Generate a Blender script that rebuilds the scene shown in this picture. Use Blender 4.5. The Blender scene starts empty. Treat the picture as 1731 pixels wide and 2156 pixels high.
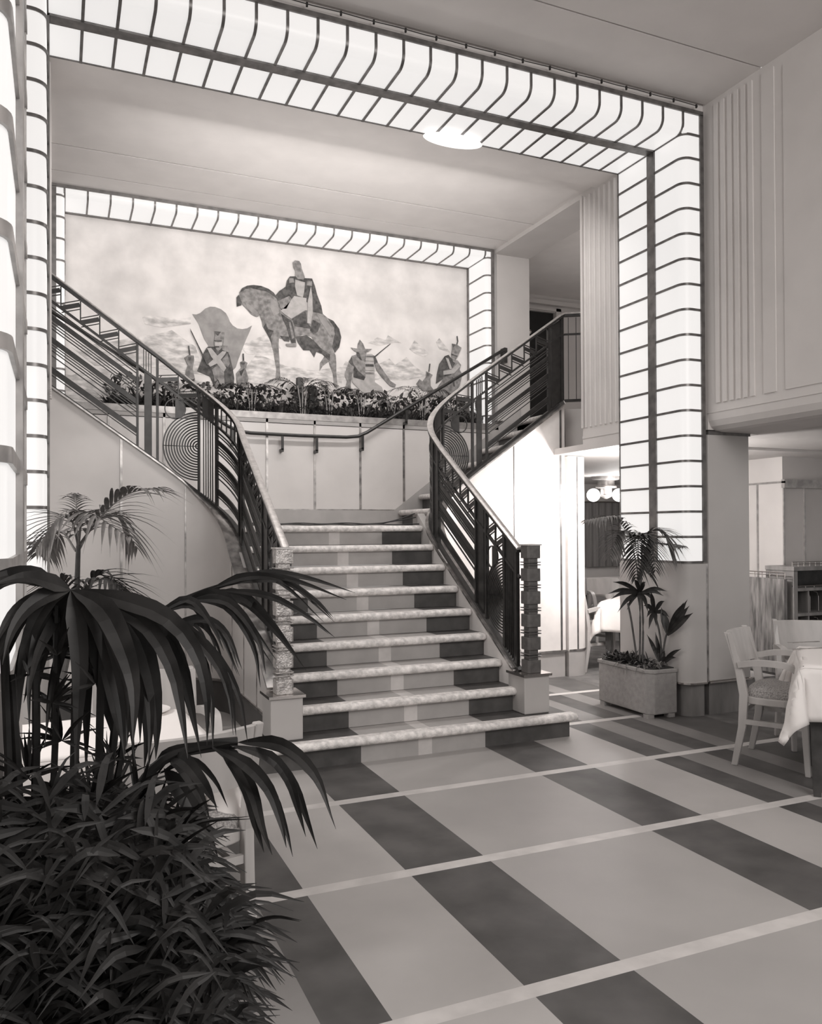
import bpy, math, random
from mathutils import Vector, Matrix
from mathutils.geometry import tessellate_polygon
random.seed(7)
S = bpy.context.scene
COL = S.collection
PI = math.pi
# ------------------------------------------------------------------ camera
F_PX, CY = 1711.13, 1101.04
YAW, PITCH, ROLL = 0.4089, 0.0092, -0.0047
_f = Vector((math.sin(YAW)*math.cos(PITCH), math.cos(YAW)*math.cos(PITCH), math.sin(PITCH)))
_r = Vector((math.cos(YAW), -math.sin(YAW), 0)); _u = _r.cross(_f)
_r2 = _r*math.cos(ROLL)+_u*math.sin(ROLL); _u2 = -_r*math.sin(ROLL)+_u*math.cos(ROLL)
CAMP = Vector((0, 0, 1.5))
cd = bpy.data.cameras.new('camera'); cam = bpy.data.objects.new('camera', cd); COL.objects.link(cam)
cam.matrix_world = Matrix(((_r2.x, _u2.x, -_f.x, 0), (_r2.y, _u2.y, -_f.y, 0), (_r2.z, _u2.z, -_f.z, 1.5), (0, 0, 0, 1)))
cd.sensor_fit = 'HORIZONTAL'; cd.sensor_width = 36; cd.lens = 36*F_PX/1731; cd.shift_y = (CY-1078)/1731
cd.clip_start = 0.05; cd.clip_end = 100
S.camera = cam
S.view_settings.view_transform = 'Standard'; S.view_settings.look = 'None'
S.view_settings.exposure = 0.0; S.view_settings.gamma = 1.0; S.view_settings.use_curve_mapping = False
# ------------------------------------------------------------------ light
w = bpy.data.worlds.new('world'); S.world = w; w.use_nodes = True
w.node_tree.nodes['Background'].inputs[0].default_value = (1, .965, .94, 1)
w.node_tree.nodes['Background'].inputs[1].default_value = 0.62
def area(name, loc, tgt, size, energy, sy=None):
    l = bpy.data.lights.new(name, 'AREA'); l.energy = energy; l.size = size; l.color = (1, .965, .94)
    if sy: l.shape = 'RECTANGLE'; l.size_y = sy
    o = bpy.data.objects.new(name, l); COL.objects.link(o); o.location = loc
    o.rotation_euler = (Vector(tgt)-Vector(loc)).to_track_quat('-Z', 'Y').to_euler()
    return o
def point(name, loc, energy, r=.08):
    l = bpy.data.lights.new(name, 'POINT'); l.energy = energy; l.shadow_soft_size = r; l.color = (1, .965, .94)
    o = bpy.data.objects.new(name, l); COL.objects.link(o); o.location = loc; return o
area('hall_light', (2.6, -1.2, 4.3), (2.8, 5.5, 0.6), 2.6, 190)
area('recess_fill', (2.25, 6.6, 3.2), (2.25, 7.2, 4.7), 2.6, 14, .5)  # added fill floating in mid-air, brightens the recess ceiling
area('landing_wall_fill', (2.25, 5.98, 4.35), (2.25, 8.1, 1.9), 3.4, 52, .25)  # added unseen fill aimed at the landing wall and mural
point('corridor_fill', (6.3, 7.0, 3.5), 18, .1)  # added fill that lifts the dark upper corridor
point('under_landing_lamp', (4.98, 6.15, 1.8), 95, .10)
area('side_bay_fill', (-1.5, 3.5, 2.3), (.3, 3.6, .6), .8, 60)  # added fill from the left to whiten the left tablecloth
area('dining_light', (6.4, 4.6, 2.15), (6.4, 5.2, 0), 1.0, 9)
# ------------------------------------------------------------------ helpers
def pray(px, py):
    return _f + _r2*((px-865.5)/F_PX) - _u2*((py-CY)/F_PX)
def atY(px, py, y):
    d = pray(px, py); return CAMP + d*(y/d.y)
def atX(px, py, x):
    d = pray(px, py); return CAMP + d*(x/d.x)
def atD(px, py, dist):
    return CAMP + pray(px, py)*dist
def g3(v):
    return (min(v, 1), min(v*.955, 1), min(v*.93, 1), 1)
def mat(name, v, rough=.6, metal=0, noise=0, scale=8, bump=0, bscale=60, emit=0, v2=None, spec=.5, stretch=None, sub=0):
    m = bpy.data.materials.new(name); m.use_nodes = True; nt = m.node_tree; b = nt.nodes['Principled BSDF']
    b.inputs['Roughness'].default_value = rough; b.inputs['Metallic'].default_value = metal
    b.inputs['Base Color'].default_value = g3(v)
    b.inputs['Specular IOR Level'].default_value = spec
    tc = nt.nodes.new('ShaderNodeTexCoord')
    def mapped():
        if not stretch: return tc.outputs['Object']
        mp = nt.nodes.new('ShaderNodeMapping'); mp.inputs['Scale'].default_value = stretch
        nt.links.new(tc.outputs['Object'], mp.inputs[0]); return mp.outputs[0]
    if noise or v2 is not None:
        n = nt.nodes.new('ShaderNodeTexNoise'); n.inputs['Scale'].default_value = scale; n.inputs['Detail'].default_value = 6
        nt.links.new(mapped(), n.inputs['Vector'])
        r = nt.nodes.new('ShaderNodeValToRGB')
        lo, hi = (v*(1-noise), v*(1+noise)) if v2 is None else (v, v2)
        r.color_ramp.elements[0].position = .35; r.color_ramp.elements[1].position = .65
        r.color_ramp.elements[0].color = g3(lo); r.color_ramp.elements[1].color = g3(hi)
        nt.links.new(n.outputs['Fac'], r.inputs[0]); nt.links.new(r.outputs[0], b.inputs['Base Color'])
    if bump:
        n = nt.nodes.new('ShaderNodeTexNoise'); n.inputs['Scale'].default_value = bscale; n.inputs['Detail'].default_value = 3
        nt.links.new(mapped(), n.inputs['Vector'])
        bp = nt.nodes.new('ShaderNodeBump'); bp.inputs['Strength'].default_value = bump; bp.inputs['Distance'].default_value = .01
        nt.links.new(n.outputs['Fac'], bp.inputs['Height']); nt.links.new(bp.outputs[0], b.inputs['Normal'])
    if emit:
        b.inputs['Emission Color'].default_value = (1, .985, .972, 1); b.inputs['Emission Strength'].default_value = emit
    return m
M = {}
M['plaster'] = mat('plaster', .56, .7, noise=.03, scale=3)
M['plaster_hall'] = mat('plaster_hall', .66, .75, noise=.03, scale=3)
M['plaster_light'] = mat('plaster_light', .72, .7, noise=.03, scale=4)
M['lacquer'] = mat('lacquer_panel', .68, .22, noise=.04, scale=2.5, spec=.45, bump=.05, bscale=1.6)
M['lacquer_lit'] = mat('lacquer_panel_lit', .80, .30, noise=.05, scale=6)  # paler lacquer copy, puts the lamp-lit right wall into the colour
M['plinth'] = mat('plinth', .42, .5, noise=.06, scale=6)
M['plinth_shaded'] = mat('plinth_shaded', .10, .5, noise=.1, scale=6)  # same plinth darkened, left side's shadow put into the colour
M['glass'] = mat('lit_glass', .40, .35, emit=.66, spec=.3)
M['rib'] = mat('bronze_rib', .16, .35, .55, noise=.25, scale=14)
M['rib_light'] = mat('light_metal', .38, .35, .5, noise=.2, scale=14)
M['rib_frame'] = mat('grey_metal_rib', .22, .4, .4, noise=.2, scale=14)
M['chrome'] = mat('chrome', .70, .18, 1)
M['chrome_dull'] = mat('chrome_dull', .42, .3, .9, noise=.4, scale=11)
M['iron'] = mat('dark_iron', .035, .35, .35, noise=.2, scale=20)
M['rail'] = mat('hand_rail_metal', .55, .32, .6, noise=.15, scale=30)
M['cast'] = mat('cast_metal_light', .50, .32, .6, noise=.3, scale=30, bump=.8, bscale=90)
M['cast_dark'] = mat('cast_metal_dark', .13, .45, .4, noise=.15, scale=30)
M['floor_light'] = mat('floor_light', .37, .45, noise=.05, scale=2.2, spec=.35)
M['floor_side'] = mat('floor_side', .42, .45, noise=.06, scale=2.2, spec=.35)
M['floor_mid'] = mat('floor_mid', .24, .5, noise=.08, scale=3, spec=.3)
M['floor_dark'] = mat('floor_dark', .088, .5, noise=.28, scale=3.5, spec=.3)
M['floor_brown'] = mat('floor_brown', .12, .55, noise=.15, scale=4, spec=.3)
M['floor_line'] = mat('floor_line', .58, .45, noise=.08, scale=9, spec=.35)
M['carpet'] = mat('carpet', .15, .9, noise=.2, scale=7)
M['nosing'] = mat('nosing_stone', .74, .4, noise=.22, scale=26, bump=.5, bscale=120)
M['step_light'] = mat('step_light', .40, .5, noise=.05, scale=8, spec=.3)
M['step_dark'] = mat('step_dark', .085, .5, noise=.2, scale=8, spec=.3)
M['cream'] = mat('cream_paint', .47, .5, noise=.02, scale=5)
M['leaf_unlit'] = mat('leaf_unlit_green', .027, .5, noise=.5, scale=14, spec=.25)  # near-black colour stands in for the unlit foreground
M['leaf_dark'] = mat('leaf_dark_green', .036, .45, noise=.4, scale=14, spec=.3)
M['leaf_trough'] = mat('trough_green', .050, .55, v2=.13, scale=9, spec=.3)
M['leaf_mid'] = mat('leaf_mid_green', .15, .5, noise=.35, scale=14, spec=.35)
M['leaf_pale'] = mat('leaf_pale_green', .24, .5, noise=.35, scale=14)
M['stem'] = mat('stem', .07, .6, noise=.3, scale=20)
M['stem_pale'] = mat('stem_pale', .3, .6, noise=.3, scale=20)
M['soil'] = mat('soil', .03, .95, noise=.5, scale=40)
M['stone_pot'] = mat('stone_planter', .34, .8, noise=.08, scale=30, bump=.3, bscale=160)
M['wood_light'] = mat('pale_wood', .46, .4, noise=.12, scale=9, stretch=(1, 1, .15))
M['wood_grain'] = mat('grained_wood', .07, .55, v2=.24, scale=26, stretch=(1, 1, .14))
M['wood_dark'] = mat('dark_wood', .05, .5, noise=.3, scale=12)
M['wood_mid'] = mat('mid_wood', .2, .5, noise=.2, scale=12, stretch=(1, 1, .2))
M['tweed'] = mat('woven_upholstery', .22, .9, v2=.50, scale=120, bump=.6, bscale=200)
M['cloth'] = mat('white_cloth', .82, .85, bump=.25, bscale=9)
M['cloth_shaded'] = mat('white_cloth_shaded', .7, .85, bump=.2, bscale=9)  # greyer copy of the white cloth for shaded parts, unused
M['door'] = mat('dark_door', .014, .8, noise=.2, scale=8)
M['curtain'] = mat('curtain', .18, .9, noise=.15, scale=30, stretch=(1, 1, .05))
M['cable'] = mat('cable_rubber', .02, .5)
M['white_metal'] = mat('white_enamel', .8, .4, emit=.25)
M['china'] = mat('china', .8, .2)
M['globe'] = mat('lamp_globe', .9, .4, emit=4.0)

def tag(o, label=None, cat=None, group=None, kind=None):
    if label: o['label'] = label
    if cat: o['category'] = cat
    if group: o['group'] = group
    if kind: o['kind'] = kind
    return o
def empty(name, loc=(0, 0, 0), label=None, cat=None, group=None):
    o = bpy.data.objects.new(name, None); COL.objects.link(o); o.location = loc; o.empty_display_size = .1
    return tag(o, label, cat, group)
def wl(o):
    v = Vector((0, 0, 0))
    while o is not None: v = v + o.location; o = o.parent
    return v
class MB:
    def __init__(s): s.v = []; s.f = []; s.m = []
    def quad(s, a, b, c, d, mi=0):
        n = len(s.v); s.v += [tuple(a), tuple(b), tuple(c), tuple(d)]; s.f.append((n, n+1, n+2, n+3)); s.m.append(mi)
    def box(s, x0, x1, y0, y1, z0, z1, mi=0):
        n = len(s.v)
        s.v += [(x, y, z) for z in (z0, z1) for x, y in ((x0, y0), (x1, y0), (x1, y1), (x0, y1))]
        for f in ((3, 2, 1, 0), (4, 5, 6, 7), (0, 1, 5, 4), (1, 2, 6, 5), (2, 3, 7, 6), (3, 0, 4, 7)):
            s.f.append(tuple(n+i for i in f)); s.m.append(mi)
        return s
    def prism(s, pts, z0, z1, mi=0, ztop=None):
        """vertical prism over plan polygon (ccw)"""
        n = len(s.v); k = len(pts)
        s.v += [(p[0], p[1], z0) for p in pts]+[(p[0], p[1], z1) for p in pts]
        for i in range(k):
            j = (i+1) % k; s.f.append((n+i, n+j, n+k+j, n+k+i)); s.m.append(mi)
        s.f.append(tuple(n+i for i in reversed(range(k)))); s.m.append(mi)
        s.f.append(tuple(n+k+i for i in range(k))); s.m.append(mi)
        return s
    def loft(s, rings, closed=True, caps=True, mi=0):
        n = len(s.v); k = len(rings[0])
        for r in rings: s.v += [tuple(p) for p in r]
        for i in range(len(rings)-1):
            for j in range(k if closed else k-1):
                a = n+i*k+j; b = n+i*k+(j+1) % k
                s.f.append((a, b, b+k, a+k)); s.m.append(mi)
        if caps and closed:
            s.f.append(tuple(n+i for i in reversed(range(k)))); s.m.append(mi)
            s.f.append(tuple(n+(len(rings)-1)*k+i for i in range(k))); s.m.append(mi)
        return s
    def tube(s, pts, r, seg=8, mi=0):
        pts = [Vector(p) for p in pts]; rings = []
        rr = r if isinstance(r, (list, tuple)) else [r]*len(pts)
        up = Vector((0, 0, 1))
        for i, p in enumerate(pts):
            t = (pts[min(i+1, len(pts)-1)]-pts[max(i-1, 0)]).normalized()
            a = t.cross(up)
            if a.length < 1e-3: a = t.cross(Vector((1, 0, 0)))
            a.normalize(); b = t.cross(a).normalized()
            rings.append([p+a*math.cos(q*2*PI/seg)*rr[i]+b*math.sin(q*2*PI/seg)*rr[i] for q in range(seg)])
        return s.loft(rings, mi=mi)
    def lathe(s, cx, cy, prof, seg=24, mi=0):
        rings = [[(cx+r*math.cos(q*2*PI/seg), cy+r*math.sin(q*2*PI/seg), z) for q in range(seg)] for r, z in prof]
        return s.loft(rings, mi=mi)
    def sweep(s, pts, norms, width, thick, mi=0):
        """flat bar along pts; norms = horizontal plane normals; width measured in the plane across the bar"""
        pts = [Vector(p) for p in pts]; rings = []
        for i, p in enumerate(pts):
            t = (pts[min(i+1, len(pts)-1)]-pts[max(i-1, 0)])
            if t.length < 1e-6: t = Vector((0, 0, 1))
            t.normalize(); nn = Vector(norms[i]); a = nn.cross(t).normalized()*width/2; b = nn*thick/2
            rings.append([p-a-b, p+a-b, p+a+b, p-a+b])
        return s.loft(rings, mi=mi)
    def build(s, name, m, parent=None, smooth=False, bevel=0):
        off = wl(parent) if parent is not None else Vector((0, 0, 0))
        me = bpy.data.meshes.new(name); me.from_pydata([tuple(Vector(v)-off) for v in s.v], [], s.f)
        ms = m if isinstance(m, (list, tuple)) else [m]
        for x in ms: me.materials.append(M[x] if isinstance(x, str) else x)
        for i, p in enumerate(me.polygons): p.material_index = s.m[i]; p.use_smooth = smooth
        me.update()
        o = bpy.data.objects.new(name, me); COL.objects.link(o)
        if parent is not None: o.parent = parent
        if bevel:
            b = o.modifiers.new('bevel', 'BEVEL'); b.width = bevel; b.segments = 2; b.limit_method = 'ANGLE'
        if smooth:
            try:
                e = o.modifiers.new('split', 'EDGE_SPLIT'); e.split_angle = math.radians(40)
            except Exception: pass
        return o
def copy_tree(o, parent=None):
    c = o.copy(); COL.objects.link(c)
    if parent is not None: c.parent = parent
    for ch in list(o.children): copy_tree(ch, c)
    return c
def struct(name, mb, m, **k):
    o = mb.build(name, m, **k); o['kind'] = 'structure'; return o
def bx(*a): return MB().box(*a)

# ================================================================== SETTING
# ---- floor (inlaid pattern, symmetric about x = 2.25)
XC = 2.25
def mir(x): return 2*XC-x
xs = [(-5.5, -.25, 4), (-.25, .15, 5), (.15, .322, 2), (.322, .526, 3), (.526, .729, 2), (.729, .937, 3), (.937, 1.404, 1), (1.404, 1.794, 3),
      (1.794, 2.706, 0), (2.706, 3.096, 3), (3.096, 3.563, 1), (3.563, 3.765, 3), (3.765, 3.974, 2), (3.974, 4.178, 3), (4.178, 4.36, 2), (4.36, 4.75, 5), (4.75, 13, 6)]
fm = ['floor_light', 'floor_side', 'floor_mid', 'floor_dark', 'floor_side', 'floor_brown', 'carpet', 'floor_line']
fb = MB(); y0 = 5.251
rows = []
for k in range(-8, 9):
    far = y0-k; rows.append((far-.929, far, 0)); rows.append((far-1.0, far-.929, 1))
for (a, b, line) in rows:
    for (p, q, mi) in xs:
        if line and mi != 6: mi2 = 7
        else: mi2 = mi
        fb.quad((p, a, 0), (q, a, 0), (q, b, 0), (p, b, 0), mi2)
ylo, yhi = rows[-1][0], rows[0][1]
fb.box(-5.5, 13, ylo, yhi, -.1, -.001, 6)
struct('floor', fb, fm)
# ---- hall ceiling with shallow steps
cb = MB(); cb.box(-5.5, 4.80, -3.5, 5.05, 4.96, 5.05); cb.box(-5.5, 4.80, -3.5, 4.47, 4.93, 4.97); cb.box(-5.5, 4.80, 4.483, 5.05, 4.93, 4.97)
struct('ceiling', cb, 'plaster_hall')
# side wall above the dining opening (right) and its mirror on the left
wb = MB(); wb.box(4.80, 5.35, -3.5, 5.05, 2.42, 4.93)
pr = [(4.80, 2.42), (4.806, 2.37), (4.83, 2.325), (4.875, 2.295), (4.93, 2.285), (5.35, 2.285), (5.35, 2.42)]
wb.loft([[(x, y, z) for x, z in pr] for y in (-3.5, 5.05)])
struct('wall_right', wb, 'plaster_hall')
wb = MB(); wb.box(4.792, 4.80, -3.5, 4.28, 2.50, 4.85)            # raised panels and mouldings
wb.box(4.790, 4.80, 4.36, 4.475, 2.50, 4.88)
for i in range(6): wb.box(4.786+.002*(i % 2), 4.80, 4.56+.07*i, 4.60+.07*i, 2.50, 4.88)
wb.box(4.794, 4.80, -3.5, 5.05, 2.430, 2.437)
struct('trim_1', wb, 'plaster_hall')
wb = MB(); wb.box(-.85, -.30, 2.6, 5.05, 2.42, 4.93); struct('wall_left', wb, 'plaster_hall')
# portal wall masonry behind the lit frame
wb = MB(); wb.box(-5.5, -.30, 5.05, 5.87, 2.3, 5.05); wb.box(4.80, 13, 5.05, 5.87, 2.3, 5.05)
wb.box(-.30, 4.80, 5.08, 5.87, 4.86, 5.2)
wb.box(4.60, 4.80, 5.12, 5.87, 2.28, 4.86); wb.box(-.30, -.10, 5.12, 5.87, .28, 4.86)
wb.box(4.60, 4.80, 5.12, 5.87, .28, 2.28)
struct('wall_front', wb, 'plaster_hall')
# fluted side walls in the recess
def fluted(x, sgn):
    b = MB(); y0_, y1_ = 5.872, 6.42; n = 7
    b.box(min(x, x+sgn*.22), max(x, x+sgn*.22), y0_, y1_, 2.25, 4.70)
    for i in range(n):
        yy = y0_+.04+i*(y1_-y0_-.1)/(n-1)
        b.tube([(x, yy, 2.46), (x, yy, 4.64)], .017, 8)
    b.box(min(x-sgn*.018, x), max(x-sgn*.018, x), y1_-.03, y1_, 2.46, 4.66)
    b.box(min(x-sgn*.006, x), max(x-sgn*.006, x), y0_, y1_, 2.36, 2.385)
    return b
struct('wall_recess_right', fluted(4.565, 1), 'plaster')
struct('wall_recess_left', fluted(-.065, -1), 'plaster')
# recess ceiling : stepped tray
ZC = 4.70
cb = MB(); cb.box(-2.6, 7.2, 5.87, 10.2, ZC+.05, ZC+.12); cb.box(-.1, 4.6, 5.87, 6.20, 4.668, ZC+.06); cb.box(-2.6, -.1, 5.87, 10.2, ZC+.02, ZC+.06); cb.box(4.6, 7.2, 5.87, 10.2, ZC+.02, ZC+.06)
for a_, b_ in ((6.225, 7.265), (7.285, 7.80), (7.815, 8.56)): cb.box(-.1, 4.6, a_, b_, ZC, ZC+.06)
struct('ceiling_recess', cb, 'plaster_light')
cb = MB(); cb.box(4.572, 5.03, 6.42, 8.11, 4.655, ZC+.03); cb.box(-.53, -.072, 6.42, 8.11, 4.655, ZC+.03)
cb.box(4.60, 5.03, 8.11, 8.66, 2.75, ZC+.03); cb.box(-.53, -.10, 8.11, 8.66, 2.75, ZC+.03)
struct('trim_2', cb, 'plaster')
# upper corridor far wall with door
wb = MB(); wb.box(5.03, 5.35, 9.55, 9.7, 2.75, ZC+.05); wb.box(6.34, 7.2, 9.55, 9.7, 2.75, ZC+.05); wb.box(5.35, 6.34, 9.55, 9.7, 4.52, ZC+.05)
wb.box(7.2, 7.35, 5.87, 9.7, 2.75, ZC+.05); wb.box(-2.6, -.53, 9.55, 9.7, 2.75, ZC+.05); wb.box(-2.75, -2.6, 5.87, 9.7, 2.75, ZC+.05)
struct('wall_upper', wb, 'plaster')
wb = MB(); wb.box(5.03, 7.2, 9.47, 9.55, 4.60, 4.66); wb.box(5.03, 7.2, 9.50, 9.55, 4.66, 4.72); wb.box(5.2, 6.42, 9.52, 9.55, 4.53, 4.57); wb.box(6.34, 6.42, 9.52, 9.55, 2.75, 4.57)
struct('trim_3', wb, 'plaster')
d = bx(5.35, 6.34, 9.60, 9.65, 2.75, 4.52); dd = struct('door_1', d, 'door')
MB().lathe(5.93, 9.58, [(0, 4.18), (.03, 4.19), (.045, 4.22), (.03, 4.25), (0, 4.26)], 12).build('door_glint', 'chrome', dd)  # small chrome bump shaped to stand in for a glint on the door
# upper landings
def landing(mx):
    f = (lambda x: x) if not mx else mir
    pts = [(4.84, 8.11), (4.84, 7.12), (5.0, 7.02), (5.12, 6.82), (5.12, 6.42), (7.2, 6.42), (7.2, 9.6), (5.03, 9.6), (5.03, 8.11)]
    pts = [(f(a), b) for a, b in pts]
    if mx: pts = pts[::-1]
    return MB().prism(pts, 2.32, 2.755)
struct('floor_landing_right', landing(0), 'cream'); struct('floor_landing_left', landing(1), 'cream')
# dining rooms: low ceiling, far walls
cb = MB(); cb.box(4.62, 13, 5.87, 12.4, 2.26, 2.32); cb.box(5.35, 13, -3.5, 5.87, 2.285, 2.36)
struct('ceiling_dining', cb, 'plaster')
wb = MB(); wb.box(4.6, 13, 11.3, 11.45, 0, 2.3); struct('wall_dining_far', wb, 'plaster')
wb = MB(); wb.box(7.0, 12, 6.30, 8.5, 0, 2.26); struct('wall_dining_side', wb, 'plaster')
wb = MB(); wb.box(6.985, 7.0, 6.26, 8.5, 1.98, 2.0); wb.box(6.985, 12, 6.26, 6.30, 1.93, 2.02)
for x in (7.0, 7.30, 7.68, 8.06): wb.box(x, x+.02, 6.285, 6.30, 1.1 if x > 7.1 else 0, 1.93)
wb.box(6.99, 7.0, 6.62, 6.64, .9, 1.98)
struct('trim_4', wb, 'rib_light')
wb = MB(); wb.box(-5.5, -4.3, -3.5, 12, 0, 5); struct('wall_far_left', wb, 'plaster_hall')
# left dining ceiling
cb = MB(); cb.box(-4.3, -.30, -3.5, 7.0, 2.45, 2.52); struct('ceiling_dining_left', cb, 'plaster')

# ================================================================== LIT FRAMES
def arcprof(wf, r, D, n=6, off=0):
    p = [(wf, 0-off), (r, 0-off)]
    for i in range(1, n):
        t = i*PI/2/n; p.append((r-(r+off)*math.sin(t), r-(r+off)*math.cos(t)))
    p.append((0-off, r)); p.append((0-off, D)); return p
def cut(prof, d0, d1):
    out = []
    for (a, d) in prof:
        if d0-1e-6 <= d <= d1+1e-6: out.append((a, d))
    if d0 > .1: out = [(prof[-1][0], d0), (prof[-1][0], d1)]
    else: out.append((prof[-1][0], d1)) if out[-1][1] < d1-1e-6 else None
    return out
def strip(prof, l0, l1, place, t):
    """prof (a,d) swept between l0 and l1, shell thickness t outward (behind)"""
    mb = MB(); k = len(prof)
    ins = []
    for i, (a, d) in enumerate(prof):
        p0 = prof[max(i-1, 0)]; p1 = prof[min(i+1, k-1)]
        da, dd_ = p1[0]-p0[0], p1[1]-p0[1]; L = math.hypot(da, dd_) or 1
        ins.append((a+dd_/L*t, d-da/L*t))
    ring0 = [place(a, d, l0) for a, d in prof]+[place(a, d, l0) for a, d in reversed(ins)]
    ring1 = [place(a, d, l1) for a, d in prof]+[place(a, d, l1) for a, d in reversed(ins)]
    return mb.loft([ring0, ring1])
def lit_frame(root, x0, x1, zs, y0, D, wf, r, xr, zr, band, ribw, rmat, bmat, zbot, top=True, sides=(0, 1), edge=.03):
    prof = arcprof(wf, r, D); rp = arcprof(wf, r, D, off=.008)
    legs = []
    if top: legs.append(('t', sorted(xr), x0, x1, lambda a, d, l: (l, y0+d, zs+a)))
    if 1 in sides: legs.append(('r', sorted(zr), zbot, zs, lambda a, d, l: (x1+a, y0+d, l)))
    if 0 in sides: legs.append(('l', sorted(zr), zbot, zs, lambda a, d, l: (x0-a, y0+d, l)))
    for (nm, cuts, lo, hi, pl) in legs:
        ls = [lo]+[c for c in cuts if lo+.02 < c < hi-.02]+[hi]
        for i in range(len(ls)-1):
            g = ribw/2-.002
            strip(cut(prof, 0, band[0] if band else D), ls[i]+g, ls[i+1]-g, pl, .01).build('front_pane', 'glass', root, smooth=True)
            if band: strip(cut(prof, band[1], D), ls[i]+g, ls[i+1]-g, pl, .01).build('soffit_pane', 'glass', root)
        for c in ls:
            strip(rp, c-ribw/2, c+ribw/2, pl, .022).build('rib', rmat, root, smooth=True)
        if band: strip([(-.014, band[0]), (-.014, band[1])], lo, hi, pl, .02).build('band', bmat, root)
        # inner back edge and outer edge trims
        strip([(-.006, D-(.012 if band else .05)), (-.006, D)], lo, hi, pl, .02).build('edge_strip', rmat, root)
        e0, e1 = (lo-wf-edge, hi+wf+edge) if nm == 't' else (lo, hi+wf)
        mbx = MB()
        a0, a1 = wf-.004, wf+edge
        P = [pl(a0, -.014, e0), pl(a1, -.014, e0), pl(a1, .03, e0), pl(a0, .03, e0)]
        Q = [pl(a0, -.014, e1), pl(a1, -.014, e1), pl(a1, .03, e1), pl(a0, .03, e1)]
        mbx.loft([P, Q]).build('outer_edge', bmat, root)
    if top:
        for (a, b) in ((x0-wf, x0), (x1, x1+wf)):
            bx(a+.005, b-.005, y0, y0+.02, zs+.005, zs+wf-.005).build('corner_pane', 'glass', root)
ZR = [4.67-.202*k for k in range(1, 17)]
fr = empty('illuminated_door_frame', (2.25, 5.05, 0), 'huge glowing frame of frosted glass panes and bronze ribs around the stair recess', 'light frame')
PW = 4.63/23
lit_frame(fr, -.065, 4.565, 4.66, 5.05, .82, .17, .075, [-.065+PW*i for i in range(1, 23)], ZR, (.33, .42), .019, 'rib', 'rib', 1.235)
f2 = empty('illuminated_mural_frame', (2.25, 8.11, 2.69), 'smaller glowing ribbed glass frame around the mural above the landing', 'light frame')
lit_frame(f2, .05, 4.45, 4.60, 8.11, .45, .075, .05, [.05+.2*i for i in range(1, 22)], [4.60-.2*i for i in range(1, 10)], None, .017, 'rib_frame', 'rib_frame', 2.70, edge=.035)
f3 = empty('illuminated_pillar', (-.3, 1.6, 0), 'near glowing pillar with thick metal bands at the left edge of the picture', 'light pillar')
lit_frame(f3, -.085, 4.565, 4.66, 1.60, .80, .25, .05, [], ZR, (.33, .42), .030, 'rib_light', 'rib_light', 1.235, top=False, sides=(0,))
bx(-.36, -.11, 1.64, 2.40, 0, 4.9).build('core', 'plaster_hall', f3)
bx(-.36, -.09, 1.60, 2.41, 0, 1.22).build('base', 'cream', f3)
# opaque pedestals of the big frame
def roundbox(x0, x1, y0, y1, r, left=True, right=False, n=6):
    pts = []
    if left:
        for i in range(n+1):
            t = i*PI/2/n; pts.append((x0+r-r*math.cos(t), y0+r-r*math.sin(t)))
    else: pts.append((x0, y0))
    if right:
        for i in range(n+1):
            t = i*PI/2/n; pts.append((x1-r+r*math.sin(t), y0+r-r*math.cos(t)))
    else: pts.append((x1, y0))
    pts += [(x1, y1), (x0, y1)]
    return pts
def pedestal(mx):
    nm = 'pillar_pedestal'
    rt = empty(nm, ((4.7 if not mx else -.2), 5.4, 0), 'cream boxed pedestal with rounded corner under the right lit pillar, behind the long planter' if not mx else 'cream boxed pedestal with rounded corner under the far left lit pillar, behind palms', 'pedestal')
    T = (lambda p: p) if not mx else (lambda p: [(mir(a), b) for a, b in reversed(p)])
    MB().prism(T(roundbox(4.557, 4.765, 5.045, 5.872, .10)), .275, 1.222).build('panel_casing', 'cream', rt, smooth=True)
    MB().prism(T(roundbox(4.550, 4.765, 5.035, 5.872, .10)), .262, .275).build('base_strip', 'chrome', rt)
    MB().prism(T(roundbox(4.60, 4.765, 5.075, 5.872, .10)), 0, .262).build('plinth', 'wood_mid', rt, smooth=True)
    MB().prism(T([(4.765, 5.05), (4.79, 5.05), (4.79, 5.12), (4.765, 5.12)]), .27, 1.222).build('seam_strip', 'chrome_dull', rt)
    return rt
pedestal(False); pedestal(True)
# column beside the frame (right)
rt = empty('square_column', (5.0, 5.1, 0), 'plain square cream column right of the lit frame, beside the dining room', 'column')
bx(4.792, 5.235, 5.045, 5.45, .275, 2.29).build('shaft', 'cream', rt, bevel=.012)
bx(4.79, 5.24, 5.035, 5.46, 2.262, 2.29).build('capital_strip', 'rib', rt)
bx(4.79, 5.24, 5.035, 5.46, .262, .275).build('base_strip', 'chrome', rt)
bx(4.82, 5.55, 5.08, 5.44, 0, .262).build('plinth', 'wood_mid', rt)

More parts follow.
